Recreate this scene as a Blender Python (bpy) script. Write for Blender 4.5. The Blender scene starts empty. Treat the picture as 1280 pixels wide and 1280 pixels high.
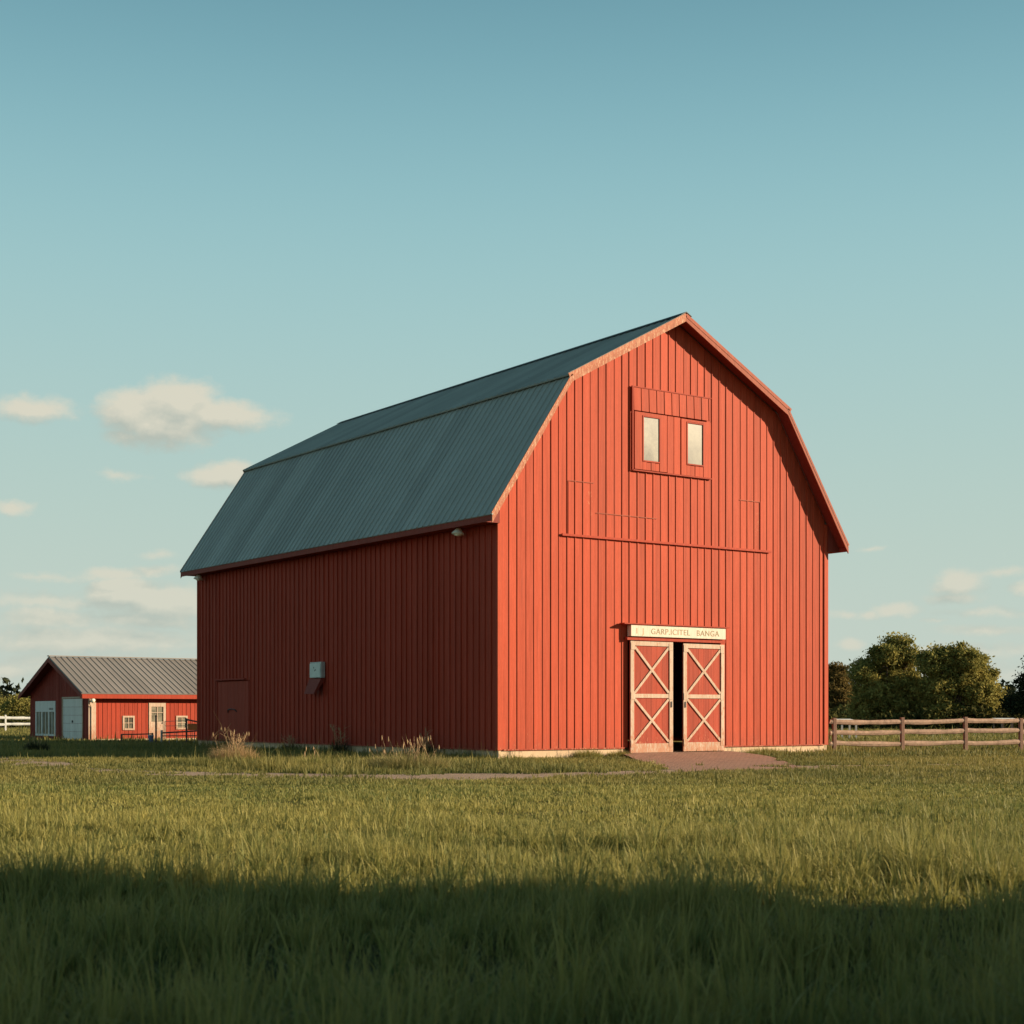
import bpy, bmesh, math, random
import numpy as np
from mathutils import Vector, Matrix

random.seed(7)
rng = np.random.default_rng(11)
PI = math.pi
scene = bpy.context.scene
COL = scene.collection

# ------------------------------------------------------------------ camera
YAW = math.radians(35.21)                       # heading, clockwise from +Y
CAMX, CAMY, CAMZ = -30.373, -43.870, 1.6
FPX = 1924.5                                    # focal length for a 1280 px wide picture
F2 = (math.sin(YAW), math.cos(YAW))
R2 = (math.cos(YAW), -math.sin(YAW))
cam_d = bpy.data.cameras.new('camera')
cam = bpy.data.objects.new('camera', cam_d)
COL.objects.link(cam)
cam.location = (CAMX, CAMY, CAMZ)
cam.rotation_euler = (PI / 2, 0, -YAW)
cam_d.sensor_width = 36
cam_d.lens = FPX / 1280 * 36
cam_d.shift_y = (891.5 - 640) / 1280
cam_d.clip_start = .1
cam_d.clip_end = 6000
cam_d.dof.use_dof = True
cam_d.dof.focus_distance = 60
cam_d.dof.aperture_fstop = 3.2
scene.camera = cam

# ------------------------------------------------------------------ light
SUN_EL = math.radians(17.0)
SUN_BACK = math.radians(5.0)                    # how far behind the camera's right-hand side
sx = math.cos(SUN_BACK) * R2[0] - math.sin(SUN_BACK) * F2[0]
sy = math.cos(SUN_BACK) * R2[1] - math.sin(SUN_BACK) * F2[1]
sun_d = bpy.data.lights.new('sun', 'SUN')
sun_d.energy = 5.0
sun_d.angle = math.radians(.5)
sun_d.color = (1.0, .80, .56)
sun = bpy.data.objects.new('sun', sun_d)
COL.objects.link(sun)
sdir = Vector((sx * math.cos(SUN_EL), sy * math.cos(SUN_EL), math.sin(SUN_EL)))
sun.rotation_euler = (-sdir).to_track_quat('-Z', 'Y').to_euler()
sun.location = sdir * 200

scene.view_settings.view_transform = 'Standard'
scene.view_settings.look = 'None'
scene.view_settings.exposure = 0.70
scene.view_settings.gamma = 1

# ------------------------------------------------------------------ node helpers
class NT:
    def __init__(s, tree): s.t = tree
    def n(s, typ, **kw):
        nd = s.t.nodes.new(typ)
        for k, v in kw.items(): setattr(nd, k, v)
        return nd
    def l(s, a, b): s.t.links.new(a, b)
    def put(s, sock, v):
        if isinstance(v, bpy.types.NodeSocket): s.l(v, sock)
        elif v is not None: sock.default_value = v
    def m(s, op, a, b=None, c=None, clamp=False):
        nd = s.n('ShaderNodeMath', operation=op); nd.use_clamp = clamp
        s.put(nd.inputs[0], a); s.put(nd.inputs[1], b)
        if c is not None: s.put(nd.inputs[2], c)
        return nd.outputs[0]
    def vm(s, op, a, b=None):
        nd = s.n('ShaderNodeVectorMath', operation=op)
        s.put(nd.inputs[0], a)
        if b is not None:
            if op == 'SCALE': s.put(nd.inputs['Scale'], b)
            else: s.put(nd.inputs[1], b)
        return nd.outputs['Value' if op == 'LENGTH' else 'Vector']
    def mix(s, f, a, b, blend='MIX'):
        nd = s.n('ShaderNodeMix', data_type='RGBA', blend_type=blend)
        s.put(nd.inputs[0], f)
        for i, v in ((6, a), (7, b)):
            if isinstance(v, tuple) and len(v) == 3: v = (*v, 1)
            s.put(nd.inputs[i], v)
        return nd.outputs[2]
    def noise(s, vec, scale, detail=4, rough=.55, out='Fac'):
        nd = s.n('ShaderNodeTexNoise')
        s.l(vec, nd.inputs['Vector'])
        nd.inputs['Scale'].default_value = scale
        nd.inputs['Detail'].default_value = detail
        nd.inputs['Roughness'].default_value = rough
        return nd.outputs[out]
    def ramp(s, f, stops, interp='LINEAR'):
        nd = s.n('ShaderNodeValToRGB'); s.put(nd.inputs[0], f)
        cr = nd.color_ramp; cr.interpolation = interp
        while len(cr.elements) < len(stops): cr.elements.new(.5)
        for e, (p, c) in zip(cr.elements, stops):
            e.position = p
            e.color = (*c, 1) if len(c) == 3 else c
        return nd.outputs[0]
    def rng_(s, v, a, b, c=0., d=1.):
        nd = s.n('ShaderNodeMapRange'); s.put(nd.inputs[0], v)
        for i, x in enumerate((a, b, c, d)): nd.inputs[i + 1].default_value = x
        return nd.outputs[0]
    def mapping(s, vec, scale=(1, 1, 1), loc=(0, 0, 0)):
        nd = s.n('ShaderNodeMapping'); s.l(vec, nd.inputs[0])
        nd.inputs['Scale'].default_value = scale; nd.inputs['Location'].default_value = loc
        return nd.outputs[0]

# ------------------------------------------------------------------ sky and clouds
world = bpy.data.worlds.new('World')
scene.world = world
world.use_nodes = True
world.node_tree.nodes.clear()
W = NT(world.node_tree)
def px_az(u): return YAW + math.atan((u - 640) / FPX)
def px_el(u, v): return math.atan((891.5 - v) / FPX * math.cos(math.atan((u - 640) / FPX)))
# each cloud: place in the sky, half width, half height (all turned into angles), strength
CLOUDS = [(222, 508, 50, 32, 1.25), (166, 514, 44, 28, 1.1), (278, 522, 66, 20, 1.1), (205, 530, 70, 28, 1.15), (180, 528, 40, 22, 1.1), (155, 545, 30, 14, .7),
          (280, 594, 50, 17, 1.1), (300, 588, 30, 14, .9), (38, 507, 52, 17, .9), (14, 636, 32, 9, .85), (152, 595, 28, 8, .5),
          (158, 744, 50, 22, 1.5), (140, 738, 30, 16, 1.3), (205, 756, 70, 24, 1.15), (140, 718, 46, 10, .85), (190, 714, 34, 8, .6), (62, 772, 78, 17, .8),
          (40, 803, 66, 17, .75), (190, 776, 84, 12, .8), (60, 721, 44, 6, .5), (195, 693, 26, 6, .5), (0, 838, 44, 14, .8),
          (110, 800, 170, 22, .85), (130, 832, 180, 18, .8), (60, 752, 90, 12, .6),
          (1196, 727, 30, 18, 1.0), (1250, 716, 40, 6, .5), (1192, 747, 36, 9, .7), (1120, 762, 30, 10, .95), (1084, 768, 24, 7, .7),
          (1060, 805, 18, 10, .9), (1238, 765, 64, 6, .5), (1234, 787, 60, 7, .6), (1290, 734, 26, 9, .8), (1090, 686, 20, 4, .5),
          (1168, 776, 18, 4, .5), (1050, 768, 24, 6, .5), (1200, 815, 110, 12, .6), (1160, 842, 150, 14, .65),
          (-180, 600, 120, 40, 1.0), (-320, 720, 160, 40, 1.0), (1480, 640, 130, 36, 1.0), (1560, 760, 170, 30, .9)]
def cloud_group():
    g = bpy.data.node_groups.new('cloud_density', 'ShaderNodeTree')
    g.interface.new_socket('p', in_out='INPUT', socket_type='NodeSocketVector')
    g.interface.new_socket('d', in_out='OUTPUT', socket_type='NodeSocketFloat')
    N = NT(g)
    gi = N.n('NodeGroupInput'); go = N.n('NodeGroupOutput')
    p = gi.outputs[0]
    n1 = N.noise(p, 26, 5, .62, 'Color')
    w1 = N.vm('MULTIPLY', N.vm('SUBTRACT', n1, (.5, .5, .5)), (.026, .015, 0))
    q = N.vm('ADD', p, w1)
    acc = None
    for (u, v, hw, hh, st) in CLOUDS:
        a = N.vm('SUBTRACT', q, (px_az(u), px_el(u, v), 0))
        a = N.vm('MULTIPLY', a, (FPX / hw / 1.25, FPX / hh / 1.25, 0))
        d = N.m('MULTIPLY_ADD', N.vm('LENGTH', a), -st, st)
        acc = d if acc is None else N.m('SMOOTH_MAX', acc, d, .12)
    fine = N.noise(N.mapping(p, (1, 1.6, 1)), 90, 4, .6)
    acc = N.m('ADD', acc, N.m('MULTIPLY', N.m('SUBTRACT', fine, .5), .62))
    N.l(acc, go.inputs[0])
    return g
CG = cloud_group()
geo = W.n('ShaderNodeTexCoord')
sep = W.n('ShaderNodeSeparateXYZ'); W.l(geo.outputs['Generated'], sep.inputs[0])
az = W.m('ARCTAN2', sep.outputs[0], sep.outputs[1])
el = W.m('ARCSINE', sep.outputs[2])
cmb = W.n('ShaderNodeCombineXYZ'); W.l(az, cmb.inputs[0]); W.l(el, cmb.inputs[1])
def dens(vec):
    nd = W.n('ShaderNodeGroup'); nd.node_tree = CG; W.l(vec, nd.inputs[0]); return nd.outputs[0]
d0 = dens(cmb.outputs[0])
d1 = dens(W.vm('ADD', cmb.outputs[0], (.005, .010, 0)))
sky = W.n('ShaderNodeTexSky', sky_type='NISHITA')
sky.sun_disc = False
sky.sun_elevation = SUN_EL
sky.sun_rotation = math.atan2(sx, sy)
sky.air_density = 1.0; sky.dust_density = 1.2; sky.ozone_density = 1.5
nish = W.mix(1.0, sky.outputs[0], (.22, .27, .25), 'MULTIPLY')
elp = W.rng_(el, 0, PI / 2)
KEYS = [(0.0, (6.5, 7.1, 6.3)), (.08, (5.4, 6.9, 6.2)), (.14, (4.45, 6.6, 6.5)), (.19, (3.65, 6.3, 6.6)), (.235, (2.55, 5.1, 5.8)), (.29, (1.5, 3.45, 4.25)), (.42, (.6, 1.6, 2.3)), (1.0, (.3, .8, 1.3))]
def smooth_keys(keys, n=30):
    fx = np.linspace(-.3, 1.0, 1301); kx = [k[0] for k in keys]
    out = []
    px = list(np.linspace(0, .42, n - 3)) + [.55, .75, 1.0]
    cols = np.stack([np.interp(fx, kx, [k[1][c] for k in keys]) for c in range(3)], 1)
    for p in px:
        w_ = np.exp(-.5 * ((fx - p) / .03) ** 2); w_ /= w_.sum()
        out.append((float(p), tuple(float(v) for v in (cols * w_[:, None]).sum(0))))
    return out
grad = W.ramp(elp, smooth_keys(KEYS))
clear = W.mix(.85, nish, grad)
alpha = W.n('ShaderNodeMapRange', interpolation_type='SMOOTHSTEP')
W.l(d0, alpha.inputs[0]); alpha.inputs[1].default_value = -.04; alpha.inputs[2].default_value = .66
alpha.inputs[4].default_value = .95
shade = W.rng_(W.m('SUBTRACT', d0, d1), -.42, .38)
ccol = W.mix(shade, (4.6, 5.0, 4.4), (6.9, 6.6, 5.4))
low = W.rng_(el, .02, .16, .34, 0)
ccol = W.mix(low, ccol, clear)
skyc = W.mix(alpha.outputs[0], clear, ccol)
bg = W.n('ShaderNodeBackground'); W.l(skyc, bg.inputs[0]); bg.inputs[1].default_value = .063
wo = W.n('ShaderNodeOutputWorld'); W.l(bg.outputs[0], wo.inputs[0])
world.cycles.sampling_method = 'MANUAL'
world.cycles.sample_map_resolution = 1024

# ------------------------------------------------------------------ materials
def newmat(name):
    m = bpy.data.materials.new(name); m.use_nodes = True; m.node_tree.nodes.clear()
    N = NT(m.node_tree)
    out = N.n('ShaderNodeOutputMaterial'); b = N.n('ShaderNodeBsdfPrincipled')
    N.l(b.outputs[0], out.inputs[0])
    return m, N, b, out
def bump(N, b, h, strength=.3, dist=.02):
    nd = N.n('ShaderNodeBump'); N.l(h, nd.inputs['Height'])
    nd.inputs['Strength'].default_value = strength; nd.inputs['Distance'].default_value = dist
    N.l(nd.outputs[0], b.inputs['Normal'])
def plain(name, col, rough=.6, var=.12, scale=6, metal=0, stretch=(1, 1, 1), bmp=.15):
    m, N, b, o = newmat(name)
    p = N.mapping(N.n('ShaderNodeTexCoord').outputs['Object'], stretch)
    f = N.noise(p, scale, 5, .6)
    c = N.mix(f, tuple(x * (1 - var * 1.6) for x in col), tuple(min(1, x * (1 + var * 1.6)) for x in col))
    N.l(c, b.inputs['Base Color']); b.inputs['Roughness'].default_value = rough
    b.inputs['Metallic'].default_value = metal
    bump(N, b, N.noise(p, scale * 6, 3), bmp, .01)
    return m
def painted(name, col, chip, tone=.16, peel=.70, rough=.62, grime=(.10, .03, .02), grime_f=.25):
    """weathered paint on timber: every board a little different, streaks along the grain, small worn spots"""
    m, N, b, o = newmat(name)
    tc = N.n('ShaderNodeTexCoord').outputs['Object']
    at = N.n('ShaderNodeAttribute', attribute_name='tone').outputs['Fac']
    c = N.mix(at, tuple(x * (1 - tone) for x in col), tuple(min(1, x * (1 + tone)) for x in col))
    st = N.noise(N.mapping(tc, (7, 7, .35)), 1.6, 5, .6)
    c = N.mix(N.rng_(st, .42, .78, 0, .6), c, tuple(min(1, x * 1.3 + .03) for x in col))
    fm = N.noise(N.mapping(tc, (16, 16, 3.0)), 1.5, 5, .75)
    c = N.mix(N.rng_(fm, .35, .65, .35, 0), c, tuple(x * .62 for x in col))
    st2 = N.noise(N.mapping(tc, (9, 9, .22), (5, 3, 1)), 1.2, 5, .65)
    c = N.mix(N.rng_(st2, .48, .78, 0, grime_f * 1.5), c, grime)
    big = N.noise(tc, .22, 3, .5)
    c = N.mix(N.rng_(big, .35, .7, 0, .18), c, tuple(x * .72 for x in col))
    z = N.n('ShaderNodeSeparateXYZ'); N.l(tc, z.inputs[0])
    lowz = N.rng_(z.outputs[2], .2, 1.2, .14, 0)
    pe = N.m('ADD', N.noise(N.mapping(tc, (14, 14, 2.4)), 2.2, 6, .72), lowz)
    for (wx, wz, rx, rz) in (((4.0, 9.25, .26, .75), (12.35, 8.95, .30, 1.0), (3.2, 9.9, .5, .10), (6.0, 8.86, 1.6, .09), (11.9, 9.9, .7, .10)) if name == 'barn_red_paint' else ()):
        q = N.vm('MULTIPLY', N.vm('SUBTRACT', tc, (wx, 0, wz)), (1 / rx, 0, 1 / rz))
        pe = N.m('ADD', pe, N.rng_(N.vm('LENGTH', q), .3, 1.3, .13, 0))
    sp = N.m('MULTIPLY', N.rng_(z.outputs[2], .30, 1.1, 1, 0), N.rng_(N.noise(N.mapping(tc, (5, 5, 1.2)), 1.0, 5, .7), .38, .62, 0, .45))
    c = N.mix(sp, c, tuple(x * .5 + .02 for x in col))
    pm = N.rng_(pe, peel, peel + .05, 0, .8)
    c = N.mix(pm, c, chip)
    N.l(c, b.inputs['Base Color'])
    b.inputs['Roughness'].default_value = rough
    b.inputs['Specular IOR Level'].default_value = .15
    bump(N, b, N.noise(N.mapping(tc, (30, 30, 1.5)), 2, 4), .25, .006)
    return m
RED = (.46, .068, .027)
M = {}
M['red'] = painted('barn_red_paint', RED, (.62, .27, .14))
M['red_trim'] = painted('red_trim_paint', (.37, .045, .017), (.55, .25, .15), peel=.66)
M['rake'] = painted('faded_salmon_trim', (.42, .145, .080), (.66, .46, .30), peel=.54)
M['rake_red'] = painted('faded_red_rake', (.33, .085, .048), (.6, .36, .22), peel=.62)
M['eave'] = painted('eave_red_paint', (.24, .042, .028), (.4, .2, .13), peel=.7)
M['cream'] = painted('cream_paint', (.56, .43, .33), (.42, .18, .10), tone=.06, peel=.56, grime=(.38, .22, .12), grime_f=.5)
M['sign'] = painted('sign_cream_paint', (.72, .65, .53), (.5, .36, .24), tone=.04, peel=.68, grime=(.5, .34, .2), grime_f=.3)
M['white'] = painted('white_paint', (.84, .82, .76), (.6, .5, .4), tone=.04, peel=.72, grime=(.4, .36, .3), grime_f=.3)
M['door_red'] = painted('door_red_paint', (.37, .055, .026), (.6, .25, .14), peel=.66)
M['shed_red'] = painted('outbuilding_red_paint', (.39, .052, .024), (.6, .3, .2), peel=.72)
M['shed_gable_shaded'] = painted('outbuilding_red_darkened_for_shade', (.30, .045, .030), (.4, .2, .15), peel=.75)  # outbuilding red again, with the gable's shade put into the colour
M['side_red_shaded'] = painted('barn_red_darkened_for_shade', (.40, .050, .024), (.5, .25, .15), peel=.74, tone=.10)  # darker copy of the barn red: the side wall's shade is in the colour
M['pole_wood'] = plain('weathered_rail_wood', (.50, .31, .22), .8, .30, 3, stretch=(1, 1, 6), bmp=.4)
M['rail_wood'] = plain('split_rail_wood', (.44, .28, .195), .8, .5, 7, bmp=.4)
M['post_wood'] = plain('fence_post_wood', (.24, .13, .09), .85, .3, 6, bmp=.4)
M['dark_metal'] = plain('rusty_pipe', (.10, .07, .055), .6, .3, 8)
M['black'] = plain('black_iron', (.015, .015, .015), .5)
M['galv'] = plain('galvanised_metal', (.45, .47, .45), .5, .15, 5, metal=.3)
M['boxmetal'] = plain('pale_box_enamel', (.62, .68, .62), .45, .10, 5)
M['lampwhite'] = plain('lamp_enamel', (.80, .78, .66), .4, .05)
M['bulb'] = plain('frosted_globe', (.85, .80, .62), .3, .03)
M['bark'] = plain('bark', (.10, .07, .05), .9, .35, 5, stretch=(1, 1, .3), bmp=.6)
M['ink'] = plain('faded_sign_ink', (.33, .25, .14), .8, .5, 9)
M['ink_pink'] = plain('faded_pink_ink', (.70, .38, .22), .8, .2, 30)
M['orange'] = plain('orange_panel_paint', (.60, .16, .03), .6, .2, 4)
M['blue'] = plain('faded_blue_plastic', (.12, .16, .30), .5, .1)

def roof_metal(name, col, rust, rough, rf=.2, metal=.0):
    m, N, b, o = newmat(name)
    tc = N.n('ShaderNodeTexCoord').outputs['Object']
    at = N.n('ShaderNodeAttribute', attribute_name='tone').outputs['Fac']
    c = N.mix(at, tuple(x * .88 for x in col), tuple(x * 1.12 for x in col))
    n = N.noise(tc, .5, 5, .6)
    c = N.mix(N.rng_(n, .35, .7, 0, .4), c, tuple(x * .75 for x in col))
    n2 = N.noise(N.mapping(tc, (1, 5, 1)), 2.5, 5, .7)
    c = N.mix(N.rng_(n2, .58, .75, 0, rf), c, rust)
    n3 = N.noise(tc, 5, 4, .7)
    c = N.mix(N.rng_(n3, .66, .72, 0, .5), c, tuple(x * .35 for x in col))
    N.l(c, b.inputs['Base Color']); b.inputs['Metallic'].default_value = metal
    N.l(N.rng_(n, .3, .7, rough - .08, rough + .1), b.inputs['Roughness'])
    b.inputs['Specular IOR Level'].default_value = .35
    bump(N, b, N.noise(tc, 3, 3), .12, .03)
    return m
M['roof'] = roof_metal('dark_green_grey_sheet_roof', (.33, .36, .335), (.30, .30, .28), .50)
M['roof_dark'] = plain('dark_flashing', (.018, .024, .026), .6)
M['shed_roof'] = roof_metal('pale_weathered_sheet_roof', (.25, .225, .205), (.19, .14, .10), .65, .8)

def conc():
    m, N, b, o = newmat('stained_concrete')
    tc = N.n('ShaderNodeTexCoord').outputs['Object']
    c = N.mix(N.noise(tc, 2.5, 5, .65), (.50, .34, .20), (.66, .50, .34))
    c = N.mix(N.rng_(N.noise(N.mapping(tc, (1, 1, .4)), 3.4, 5, .7), .53, .64, 0, .85), c, (.13, .105, .07))
    N.l(c, b.inputs['Base Color']); b.inputs['Roughness'].default_value = .9
    bump(N, b, N.noise(tc, 20, 4), .5, .02)
    return m
M['concrete'] = conc()
def pane_mat(name, a, bcol, rough=.25):
    m, N, b, o = newmat(name)
    tc = N.n('ShaderNodeTexCoord').outputs['Object']
    c = N.mix(N.rng_(N.noise(tc, 1.1, 4, .6), .35, .65), a, bcol)
    c = N.mix(N.rng_(N.noise(tc, 9, 4, .6), .5, .8, 0, .4), c, tuple(x * 1.2 for x in bcol))
    N.l(c, b.inputs['Base Color']); b.inputs['Roughness'].default_value = rough
    b.inputs['Specular IOR Level'].default_value = .35
    return m
M['dusty_pane'] = pane_mat('dusty_glass', (.085, .082, .060), (.27, .25, .185))
M['dusty_pane2'] = pane_mat('dim_dusty_glass', (.05, .052, .040), (.165, .155, .11))
M['pane'] = pane_mat('window_glass', (.05, .05, .04), (.30, .27, .20), .15)

def soil(name, a, bcol, brick=False):
    m, N, b, o = newmat(name)
    tc = N.n('ShaderNodeTexCoord').outputs['Object']
    c = N.mix(N.noise(tc, .8, 6, .65), a, bcol)
    c = N.mix(N.rng_(N.noise(tc, 14, 4, .7), .45, .7, 0, .55), c, tuple(x * .45 for x in a))
    c = N.mix(N.rng_(N.noise(tc, 1.7, 5, .7), .52, .70, 0, .6), c, (.16, .125, .075))
    h = N.noise(tc, 22, 5, .7)
    if brick:
        bt = N.n('ShaderNodeTexBrick'); N.l(tc, bt.inputs['Vector'])
        bt.inputs['Scale'].default_value = 2.2
        bt.inputs['Mortar Size'].default_value = .03
        bt.inputs['Color1'].default_value = (.85, .85, .85, 1); bt.inputs['Color2'].default_value = (1.15, 1.1, 1.05, 1)
        bt.inputs['Mortar'].default_value = (.5, .48, .45, 1)
        c = N.mix(.8, c, bt.outputs[0], 'MULTIPLY')
    N.l(c, b.inputs['Base Color']); b.inputs['Roughness'].default_value = .95
    bump(N, b, h, .8, .04)
    return m
M['dirt'] = soil('pale_dirt', (.34, .22, .15), (.42, .30, .21))
M['paver'] = soil('reddish_brick_pavers', (.38, .20, .14), (.46, .28, .20), True)
def ground_mat():
    m, N, b, o = newmat('meadow_soil_and_turf')
    tc = N.n('ShaderNodeTexCoord').outputs['Object']
    g = N.mix(N.noise(tc, .6, 6, .65), (.060, .070, .018), (.125, .120, .032))
    g = N.mix(N.rng_(N.noise(tc, .07, 5, .6), .42, .62, 0, .6), g, (.15, .13, .045))
    g = N.mix(N.rng_(N.noise(tc, 9, 5, .7), .45, .65, 0, .7), g, (.040, .035, .018))
    N.l(g, b.inputs['Base Color']); b.inputs['Roughness'].default_value = 1
    b.inputs['Specular IOR Level'].default_value = .1
    bump(N, b, N.noise(tc, 3, 8, .75), 1.0, .25)
    return m
M['ground'] = ground_mat()

def leafy(name, dark, light, tip, trans=.35, rough=.6):
    """blades and leaves: colour from the random 'tint' and the 'up' attribute (0 at the root, 1 at the tip)"""
    m, N, b, o = newmat(name)
    t = N.n('ShaderNodeAttribute', attribute_name='tint').outputs['Fac']
    u = N.n('ShaderNodeAttribute', attribute_name='up').outputs['Fac']
    c = N.mix(t, dark, light)
    c = N.mix(N.m('MULTIPLY', N.m('POWER', u, 2.0), .65), c, tip)
    N.l(c, b.inputs['Base Color']); b.inputs['Roughness'].default_value = rough
    b.inputs['Specular IOR Level'].default_value = .25 if rough < .8 else .05
    tr = N.n('ShaderNodeBsdfTranslucent'); N.l(c, tr.inputs[0])
    mx = N.n('ShaderNodeMixShader'); mx.inputs[0].default_value = trans
    N.l(b.outputs[0], mx.inputs[1]); N.l(tr.outputs[0], mx.inputs[2]); N.l(mx.outputs[0], o.inputs[0])
    return m
M['grass'] = leafy('meadow_grass', (.080, .135, .034), (.34, .30, .078), (.46, .38, .13))
M['turf'] = leafy('short_turf', (.070, .100, .026), (.27, .235, .064), (.36, .29, .10))
M['dry'] = leafy('dry_stems', (.30, .19, .08), (.52, .36, .18), (.56, .40, .22), .3)
M['drygreen'] = leafy('half_dry_stems', (.11, .12, .03), (.34, .29, .11), (.44, .36, .16), .3)
M['weed'] = leafy('dark_weed', (.030, .040, .015), (.06, .06, .025), (.08, .06, .03), .2)
M['leaf_olive'] = leafy('olive_leaves', (.15, .155, .045), (.40, .34, .10), (.36, .30, .10), .35, .9)
M['leaf_brown'] = leafy('brownish_leaves', (.11, .080, .028), (.22, .16, .055), (.22, .15, .05), .35, .9)
M['leaf_under'] = leafy('undergrowth_leaves', (.05, .055, .02), (.13, .12, .04), (.14, .12, .04), .3, 1.0)
M['leaf_dark'] = leafy('dark_leaves', (.020, .028, .016), (.045, .050, .024), (.05, .055, .03), .2, 1.0)

# ------------------------------------------------------------------ mesh helpers
def tag(o, label=None, cat=None, group=None, kind=None):
    if label: o['label'] = label
    if cat: o['category'] = cat
    if group: o['group'] = group
    if kind: o['kind'] = kind
    return o
def empty(name, loc=(0, 0, 0), rz=0, **k):
    o = bpy.data.objects.new(name, None); COL.objects.link(o)
    o.location = loc; o.rotation_euler = (0, 0, rz); o.empty_display_size = .5
    return tag(o, **k)
class MB:
    def __init__(s): s.v = []; s.f = []; s.t = []
    def hexa(s, P, tone=None):
        b = len(s.v); s.v += [tuple(p) for p in P]
        t = random.random() if tone is None else tone
        for q in ((0, 3, 2, 1), (4, 5, 6, 7), (0, 1, 5, 4), (1, 2, 6, 5), (2, 3, 7, 6), (3, 0, 4, 7)):
            s.f.append(tuple(b + i for i in q)); s.t.append(t)
        return s
    def box(s, x0, x1, y0, y1, z0, z1, mp=None, tone=None):
        P = [(x0, y0, z0), (x1, y0, z0), (x1, y1, z0), (x0, y1, z0), (x0, y0, z1), (x1, y0, z1), (x1, y1, z1), (x0, y1, z1)]
        if mp: P = [mp(*p) for p in P]
        return s.hexa(P, tone)
    def beam(s, a, b, w, t, side, tone=None):
        """bar from a to b; w measured across 'side' plane normal direction, t along 'side'"""
        a = Vector(a); b = Vector(b); d = (b - a).normalized(); n = Vector(side).normalized()
        c = d.cross(n).normalized()
        P = [a - c * w / 2, a + c * w / 2, a + c * w / 2 + n * t, a - c * w / 2 + n * t,
             b - c * w / 2, b + c * w / 2, b + c * w / 2 + n * t, b - c * w / 2 + n * t]
        return s.hexa(P, tone)
    def tube(s, pts, rad, seg=8, tone=None):
        t0 = random.random() if tone is None else tone
        base = len(s.v); n = len(pts)
        pts = [Vector(p) for p in pts]
        for i, p in enumerate(pts):
            d = (pts[min(i + 1, n - 1)] - pts[max(i - 1, 0)]).normalized()
            up = Vector((0, 0, 1)) if abs(d.z) < .9 else Vector((1, 0, 0))
            a = d.cross(up).normalized(); b = d.cross(a)
            r = rad[i] if isinstance(rad, (list, tuple)) else rad
            for k in range(seg):
                q = p + (a * math.cos(2 * PI * k / seg) + b * math.sin(2 * PI * k / seg)) * r
                s.v.append(tuple(q))
        for i in range(n - 1):
            for k in range(seg):
                k2 = (k + 1) % seg
                s.f.append((base + i * seg + k, base + i * seg + k2, base + (i + 1) * seg + k2, base + (i + 1) * seg + k)); s.t.append(t0)
        s.f.append(tuple(base + k for k in range(seg))); s.t.append(t0)
        s.f.append(tuple(base + (n - 1) * seg + k for k in range(seg))); s.t.append(t0)
        return s
    def build(s, name, mat, parent=None, smooth=False, bevel=0):
        me = bpy.data.meshes.new(name); me.from_pydata(s.v, [], s.f)
        at = me.attributes.new('tone', 'FLOAT', 'FACE'); at.data.foreach_set('value', s.t)
        bm = bmesh.new(); bm.from_mesh(me); bmesh.ops.recalc_face_normals(bm, faces=bm.faces); bm.to_mesh(me); bm.free()
        me.materials.append(mat)
        if smooth:
            for p in me.polygons: p.use_smooth = True
        o = bpy.data.objects.new(name, me); COL.objects.link(o)
        if parent: o.parent = parent
        if bevel:
            md = o.modifiers.new('bevel', 'BEVEL'); md.width = bevel; md.segments = 2; md.limit_method = 'ANGLE'
        return o

def np_mesh(name, V, T, tint, up, mat):
    me = bpy.data.meshes.new(name)
    V = np.ascontiguousarray(V, dtype=np.float32); T = np.ascontiguousarray(T, dtype=np.int32)
    me.vertices.add(len(V)); me.vertices.foreach_set('co', V.ravel())
    me.loops.add(T.size); me.loops.foreach_set('vertex_index', T.ravel())
    me.polygons.add(len(T)); me.polygons.foreach_set('loop_start', np.arange(0, T.size, 3, dtype=np.int32))
    a = me.attributes.new('tint', 'FLOAT', 'POINT'); a.data.foreach_set('value', np.ascontiguousarray(tint, dtype=np.float32))
    a = me.attributes.new('up', 'FLOAT', 'POINT'); a.data.foreach_set('value', np.ascontiguousarray(up, dtype=np.float32))
    me.update(calc_edges=True)
    me.materials.append(mat)
    o = bpy.data.objects.new(name, me); COL.objects.link(o)
    return o

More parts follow.
